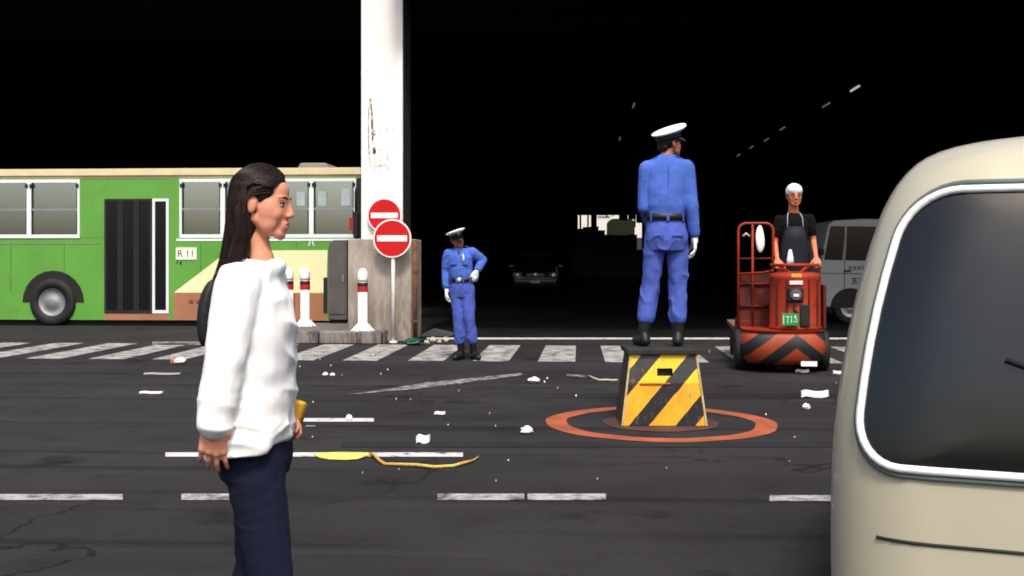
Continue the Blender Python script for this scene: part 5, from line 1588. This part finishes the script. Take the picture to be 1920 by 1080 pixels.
ho = link('hair', fuse(hm, 0.005, 6), M_hair, tw_)
st = MB()
rnd = random.Random(5)
cen = V((0, -0.008, 0.032))
def scalp(dirv, lift):
    d = V(dirv).normalized()
    r = 1 / math.sqrt((d.x / 0.077) ** 2 + (d.y / 0.085) ** 2 + (d.z / 0.082) ** 2)
    return cen + d * (r + lift)
for i in range(3000):
    s = 1 if rnd.random() < 0.72 else -1                 # more on the side that is seen
    t = rnd.random() ** 0.8                              # 0 = frontmost strand, over the ear; 1 = straight down the back
    u = rnd.random()                                     # layer depth
    lift = 0.001 + 0.010 * u
    part = V((s * 0.02, 1.25 - 1.7 * t + rnd.uniform(-0.10, 0.10), 0.95))
    mid = V((s * (0.90 - 0.50 * t), 0.80 - 1.5 * t, 0.55 - (0.34 * (1 - t) * rnd.random())))
    low = V((s * (0.98 - 0.75 * t), -0.20 - 0.72 * t, -0.02 + 0.14 * (1 - t)))
    c0, c1, c2 = (HV(*scalp(q, lift)) for q in (part, mid, low))
    w0 = 1 - t
    yb_, zb_ = L4(450, 0).y, L4(0, 470).z
    x3 = s * (0.072 - 0.058 * t) + rnd.uniform(-0.006, 0.006)
    c3 = V((x3, yb_ + 0.038 * w0 - 0.042 * t + rnd.uniform(-0.006, 0.010), zb_ + rnd.uniform(-0.02, 0.02)))
    c4 = V((x3 * 1.02 + rnd.uniform(-0.008, 0.008), L4(414, 0).y + 0.030 * w0 - 0.018 * t + rnd.uniform(-0.008, 0.008), L4(0, 535).z))
    c5 = c4 + V((rnd.uniform(-0.014, 0.014), -0.020 + rnd.uniform(-0.014, 0.010), -0.02 - 0.085 * rnd.random()))
    if i % 6 == 0:                                       # hair drawn back from the temple over the ear
        a_ = rnd.random()
        c0 = HV(s * (0.046 + 0.018 * a_), 0.062 - 0.022 * a_, 0.062 - 0.034 * a_)
        c1 = HV(s * (0.074 + 0.003 * u), 0.022 - 0.010 * a_, 0.050 - 0.026 * a_)
        c2 = HV(s * (0.086 + 0.004 * u), -0.024, 0.008 - 0.016 * a_)
        c3 = V((s * 0.072, yb_ + 0.030 * rnd.random(), zb_))
    pts = [c0, c1, c2, c3, c4, c5]
    cv = []
    for k in range(len(pts) - 1):
        q0, q1, q2, q3 = pts[max(k - 1, 0)], pts[k], pts[k + 1], pts[min(k + 2, len(pts) - 1)]
        for v_ in (0, 0.34, 0.67):
            cv.append(0.5 * ((2 * q1) + (q2 - q0) * v_ + (2 * q0 - 5 * q1 + 4 * q2 - q3) * v_ * v_ + (3 * q1 - q0 - 3 * q2 + q3) * v_ ** 3))
    cv.append(pts[-1])
    r0 = rnd.uniform(0.0007, 0.0014)
    st.tube(cv, [r0] * (len(cv) - 2) + [r0 * 0.7, r0 * 0.15], 3)
st.build('hair_strands', M_hair, ho, True)
# small yellow packet in her far hand, black bag behind her shoulder
M_yel = mat('packet_yellow', (0.75, 0.42, 0.05), 0.5, var=0.2, scale=20)
pkm = Matrix.Translation(o4) @ Matrix.Rotation(R(-90) + YAW, 4, 'Z')
pk = MB().rings([[(x * w_, y * 0.010, z) for x, y in ((-1, 0), (-0.5, 0.8), (0.2, 1), (1, 0), (0.4, -0.9), (-0.4, -1))] for z, w_ in ((-0.05, 0.014), (-0.045, 0.030), (0.0, 0.034), (0.04, 0.030), (0.048, 0.02))]).build('yellow_packet', M_yel, None, True)
pk.location = pkm @ (L4(540, 788, -0.085)); pk.rotation_euler = (0.3, 0.2, 0.6)
tag(pk, 'small yellow packet held in the woman\'s far hand', 'packet')
bag = thing('shoulder_bag', 'black bag slung behind the woman\'s shoulder', 'bag', pkm @ V((-0.03, L4(398, 0).y, L4(0, 650).z)), R(-90) + YAW)
M_bag = mat('bag_black', (0.012, 0.012, 0.013), 0.6, var=0.2, bump=0.2)
bh = (L4(0, 520).z - L4(0, 650).z)
b_ = MB().rings([ering((0, y, z), rx, ry) for z, y, rx, ry in ((0.0, 0.0, 0.10, 0.015), (0.015, -0.0, 0.13, 0.03), (bh * 0.5, -0.002, 0.135, 0.036), (bh * 0.88, 0.012, 0.12, 0.030), (bh * 0.97, 0.02, 0.10, 0.018), (bh, 0.024, 0.07, 0.008))]).build('pouch', M_bag, bag, True)
sub = b_.modifiers.new('s', 'SUBSURF'); sub.levels = sub.render_levels = 2
MB().tube([(0.09, 0.02, bh * 0.90), (0.10, 0.06, bh + 0.0), (0.09, 0.12, bh + 0.02)], 0.010, 8).build('strap', M_bag, bag, True)
MB().tube([(-0.09, 0.02, bh * 0.90), (-0.10, 0.06, bh + 0.0), (-0.09, 0.12, bh + 0.02)], 0.010, 8).build('strap', M_bag, bag, True)

# ================================================================== LITTER AND SMALL THINGS
M_paper = mat('paper_white', (0.80, 0.78, 0.75), 0.85, var=0.06, scale=30)
M_foam = mat('foam_white', (0.82, 0.82, 0.80), 0.9, var=0.04, scale=40, bump=0.3, bscale=200)
M_dull = mat('paper_grey', (0.42, 0.39, 0.37), 0.85, var=0.1, scale=30)
rl = random.Random(21)
def crumple(name, label, px, py, w, h, m=None, flat=0.55, group=None, dep=None):
    """crumpled scrap lying on the asphalt, w x h metres"""
    g = G(px, py)
    mb = MB()
    rows, n = 5, 9
    dep = dep or w * 0.8
    rg = []
    for i in range(rows):
        u = i / (rows - 1)
        rr = math.sin(math.pi * (0.12 + 0.8 * u)) ** 0.6
        rg.append([(w / 2 * rr * math.cos(2 * math.pi * k / n) * rl.uniform(0.65, 1.15), dep / 2 * rr * math.sin(2 * math.pi * k / n) * rl.uniform(0.65, 1.15), max(0.0, h * u * rl.uniform(0.8, 1.1))) for k in range(n)])
    for p in range(n):
        x, y, z = rg[0][p]; rg[0][p] = (x, y, 0.0)
    o = mb.rings(rg).build(name, m or M_paper, None, loc=(g.x, g.y, 0.006), rotz=rl.uniform(0, 0.5))
    return tag(o, label, 'litter', group)
def slab(name, label, px0, px1, py, h, dep, m=None, rot=0.0, tilt=0.0, group=None):
    a, b = G(px0, py), G(px1, py)
    L = (b - a).length
    c = (a + b) / 2
    mb = MB()
    n = 6
    rg = []
    for k in range(n + 1):
        x = -L / 2 + L * k / n
        z = h * 0.25 * math.sin(k * 1.3)
        j = rl.uniform(-0.15, 0.15) * dep
        rg.append([(x, -dep / 2 + j, max(0, z)), (x, dep / 2 + j, max(0, z)), (x, dep / 2 + j, max(0, z) + h), (x, -dep / 2 + j, max(0, z) + h)])
    o = mb.rings(rg).build(name, m or M_paper, None, loc=(c.x, c.y, 0.006), rotz=rot)
    return tag(o, label, 'litter', group)
crumple('crumpled_paper', 'crumpled white and red paper behind the woman', 338, 682, 0.16, 0.07)
MB().box((0, 0, 0), (0.06, 0.05, 0.04), (0.3, 0.2, 0.4)).build('red_print', mat('print_red', (0.6, 0.12, 0.1), 0.7), bpy.data.objects['crumpled_paper'], loc=(-0.085, 0, 0.025))
slab('paper_strip', 'long grey-white strip lying at the left edge', 270, 338, 703, 0.015, 0.05, M_dull)
slab('paper_strip', 'short white strip left of the woman, nearest the edge', 262, 305, 739, 0.02, 0.03)
slab('foam_block', 'white foam block lying above the yellow strap', 781, 806, 832, 0.05, 0.05, M_foam)
slab('foam_sheet', 'long white foam sheet lying in front of the cart', 1503, 1552, 746, 0.055, 0.07, M_foam, R(-6))
crumple('foam_lump', 'round white foam lump in front of the long foam sheet', 1512, 769, 0.075, 0.055, M_foam)
slab('paper_sheet', 'small white sheet under the front of the cart', 1492, 1516, 699, 0.03, 0.06, None, R(-8))
slab('paper_sheet', 'small white scrap between cart and beige car', 1562, 1580, 702, 0.03, 0.05)
crumple('crumpled_paper', 'white crumpled paper on the ground midway, left of the ring', 1001, 718, 0.15, 0.055)
crumple('crumpled_paper', 'white folded paper at the left of the orange ring', 988, 814, 0.115, 0.055)
slab('paper_sheet', 'thin white paper scrap in the middle of the yard', 815, 835, 778, 0.02, 0.04)
crumple('crumpled_paper', 'white paper ball on the short line beside the woman', 655, 790, 0.06, 0.05)
crumple('paper_scrap', 'pair of white scraps right of the woman, left piece', 610, 705, 0.08, 0.035)
crumple('paper_scrap', 'pair of white scraps right of the woman, right piece', 623, 706, 0.06, 0.035)
slab('dull_scrap', 'bluish grey flat scrap below the short line', 573, 592, 801, 0.006, 0.03, mat('scrap_blue', (0.16, 0.22, 0.26), 0.8))
tiny = [(641, 705), (714, 704), (587, 757), (743, 751), (770, 752), (918, 778), (840, 799), (929, 802), (586, 822), (1021, 719), (1046, 730), (1026, 712), (953, 866), (1568, 720), (562, 690), (592, 660),
        (637, 652), (727, 695), (600, 676), (620, 688), (1436, 780), (1490, 822), (1330, 662), (748, 883), (1120, 901), (700, 668), (1250, 880), (930, 905), (1480, 868), (680, 890), (1080, 745), (860, 735)]
for px, py in tiny:
    d = CAM_H * FPX / (py - HOR)
    crumple('litter_bit', 'tiny pale litter fleck scattered on the asphalt', px, py, 3.6 / FPX * d * rl.uniform(0.6, 1.2), 4.2 / FPX * d * rl.uniform(0.5, 1.1), M_dull if rl.random() < 0.8 else M_paper, group='tiny litter flecks')
# heaps at the foot of the pillar and along the entrance
crumple('green_bag', 'dark green rubbish bag at the foot of the pillar', 775, 647, 0.36, 0.10, mat('bag_green', (0.012, 0.07, 0.045), 0.5, var=0.3), dep=0.25)
slab('white_offcut', 'white leaning offcut beside the green rubbish bag', 760, 772, 640, 0.10, 0.05, M_foam, R(20))
for px, py, w, h, lb in ((800, 646, 0.10, 0.06, 'pale rubble lump beside the officer, nearest the green bag'), (812, 643, 0.12, 0.09, 'pale rubble lump, second from the green bag'), (824, 644, 0.08, 0.05, 'pale rubble lump, third from the green bag'), (836, 643, 0.09, 0.09, 'pale rubble lump closest to the officer')):
    crumple('rubble_lump', lb, px, py, w, h, mat('rubble', (0.45, 0.40, 0.34), 0.9, var=0.2, scale=20))
g = G(815, 632)
dk = MB().prism([(-0.25, 0), (0.28, 0), (0.34, 0.06), (0.0, 0.14), (-0.2, 0.05)], 1, -0.05, 0.08).build('dark_board', mat('board_dark', (0.05, 0.055, 0.06), 0.8), None, loc=(g.x, g.y, 0.006), rotz=0.1, bevel=0.01)
tag(dk, 'dark broken board lying by the hall entrance', 'board')
# the yellow-green strap lying along the white line
M_strap = mat('strap_yellow', (0.56, 0.60, 0.14), 0.5, var=0.15, scale=12)
M_str2 = mat_paint('strap_frayed', (0.45, 0.50, 0.10), (0.45, 0.55), (0.60, 0.20, 0.03), 3)
stp = thing('plastic_strap', 'flattened yellow-green plastic strap lying along a white line', 'strap', G(640, 862))
so = stp.location
def gs(px, py): 
    q = G(px, py) - so
    return (q.x, q.y)
wide = [gs(588, 856), (gs(600, 861)), gs(618, 864), gs(650, 864.5), gs(672, 863), gs(686, 858), gs(697, 856), gs(696, 852.5), gs(640, 851.5), gs(600, 852.5)]
MB().prism(wide, 2, 0.006, 0.016).build('flat_piece', M_strap, stp, bevel=0.003)
tail = [G(px, py) - so for px, py in ((694, 855), (703, 860), (712, 868), (722, 873), (745, 876), (780, 877.5), (815, 879), (850, 877), (872, 873), (884, 869), (890, 864), (897, 860))]
tail = [V((p.x, p.y, 0.016 + 0.006 * math.sin(i * 1.7))) for i, p in enumerate(tail)]
MB().tube(tail, [0.012, 0.012, 0.011, 0.011, 0.011, 0.011, 0.012, 0.011, 0.010, 0.007, 0.005, 0.004], 6).build('tail', M_str2, stp, True)
st3 = MB().tube([G(px, py) + V((0, 0, 0.014)) - G(1130, 714) for px, py in ((1104, 707), (1112, 711), (1124, 715), (1136, 714.5), (1148, 715.5), (1158, 715))], 0.012, 6).build('twine', mat('twine_straw', (0.42, 0.40, 0.25), 0.8), None, True, loc=G(1130, 714))
tag(st3, 'piece of pale twine lying left of the striped box', 'twine')
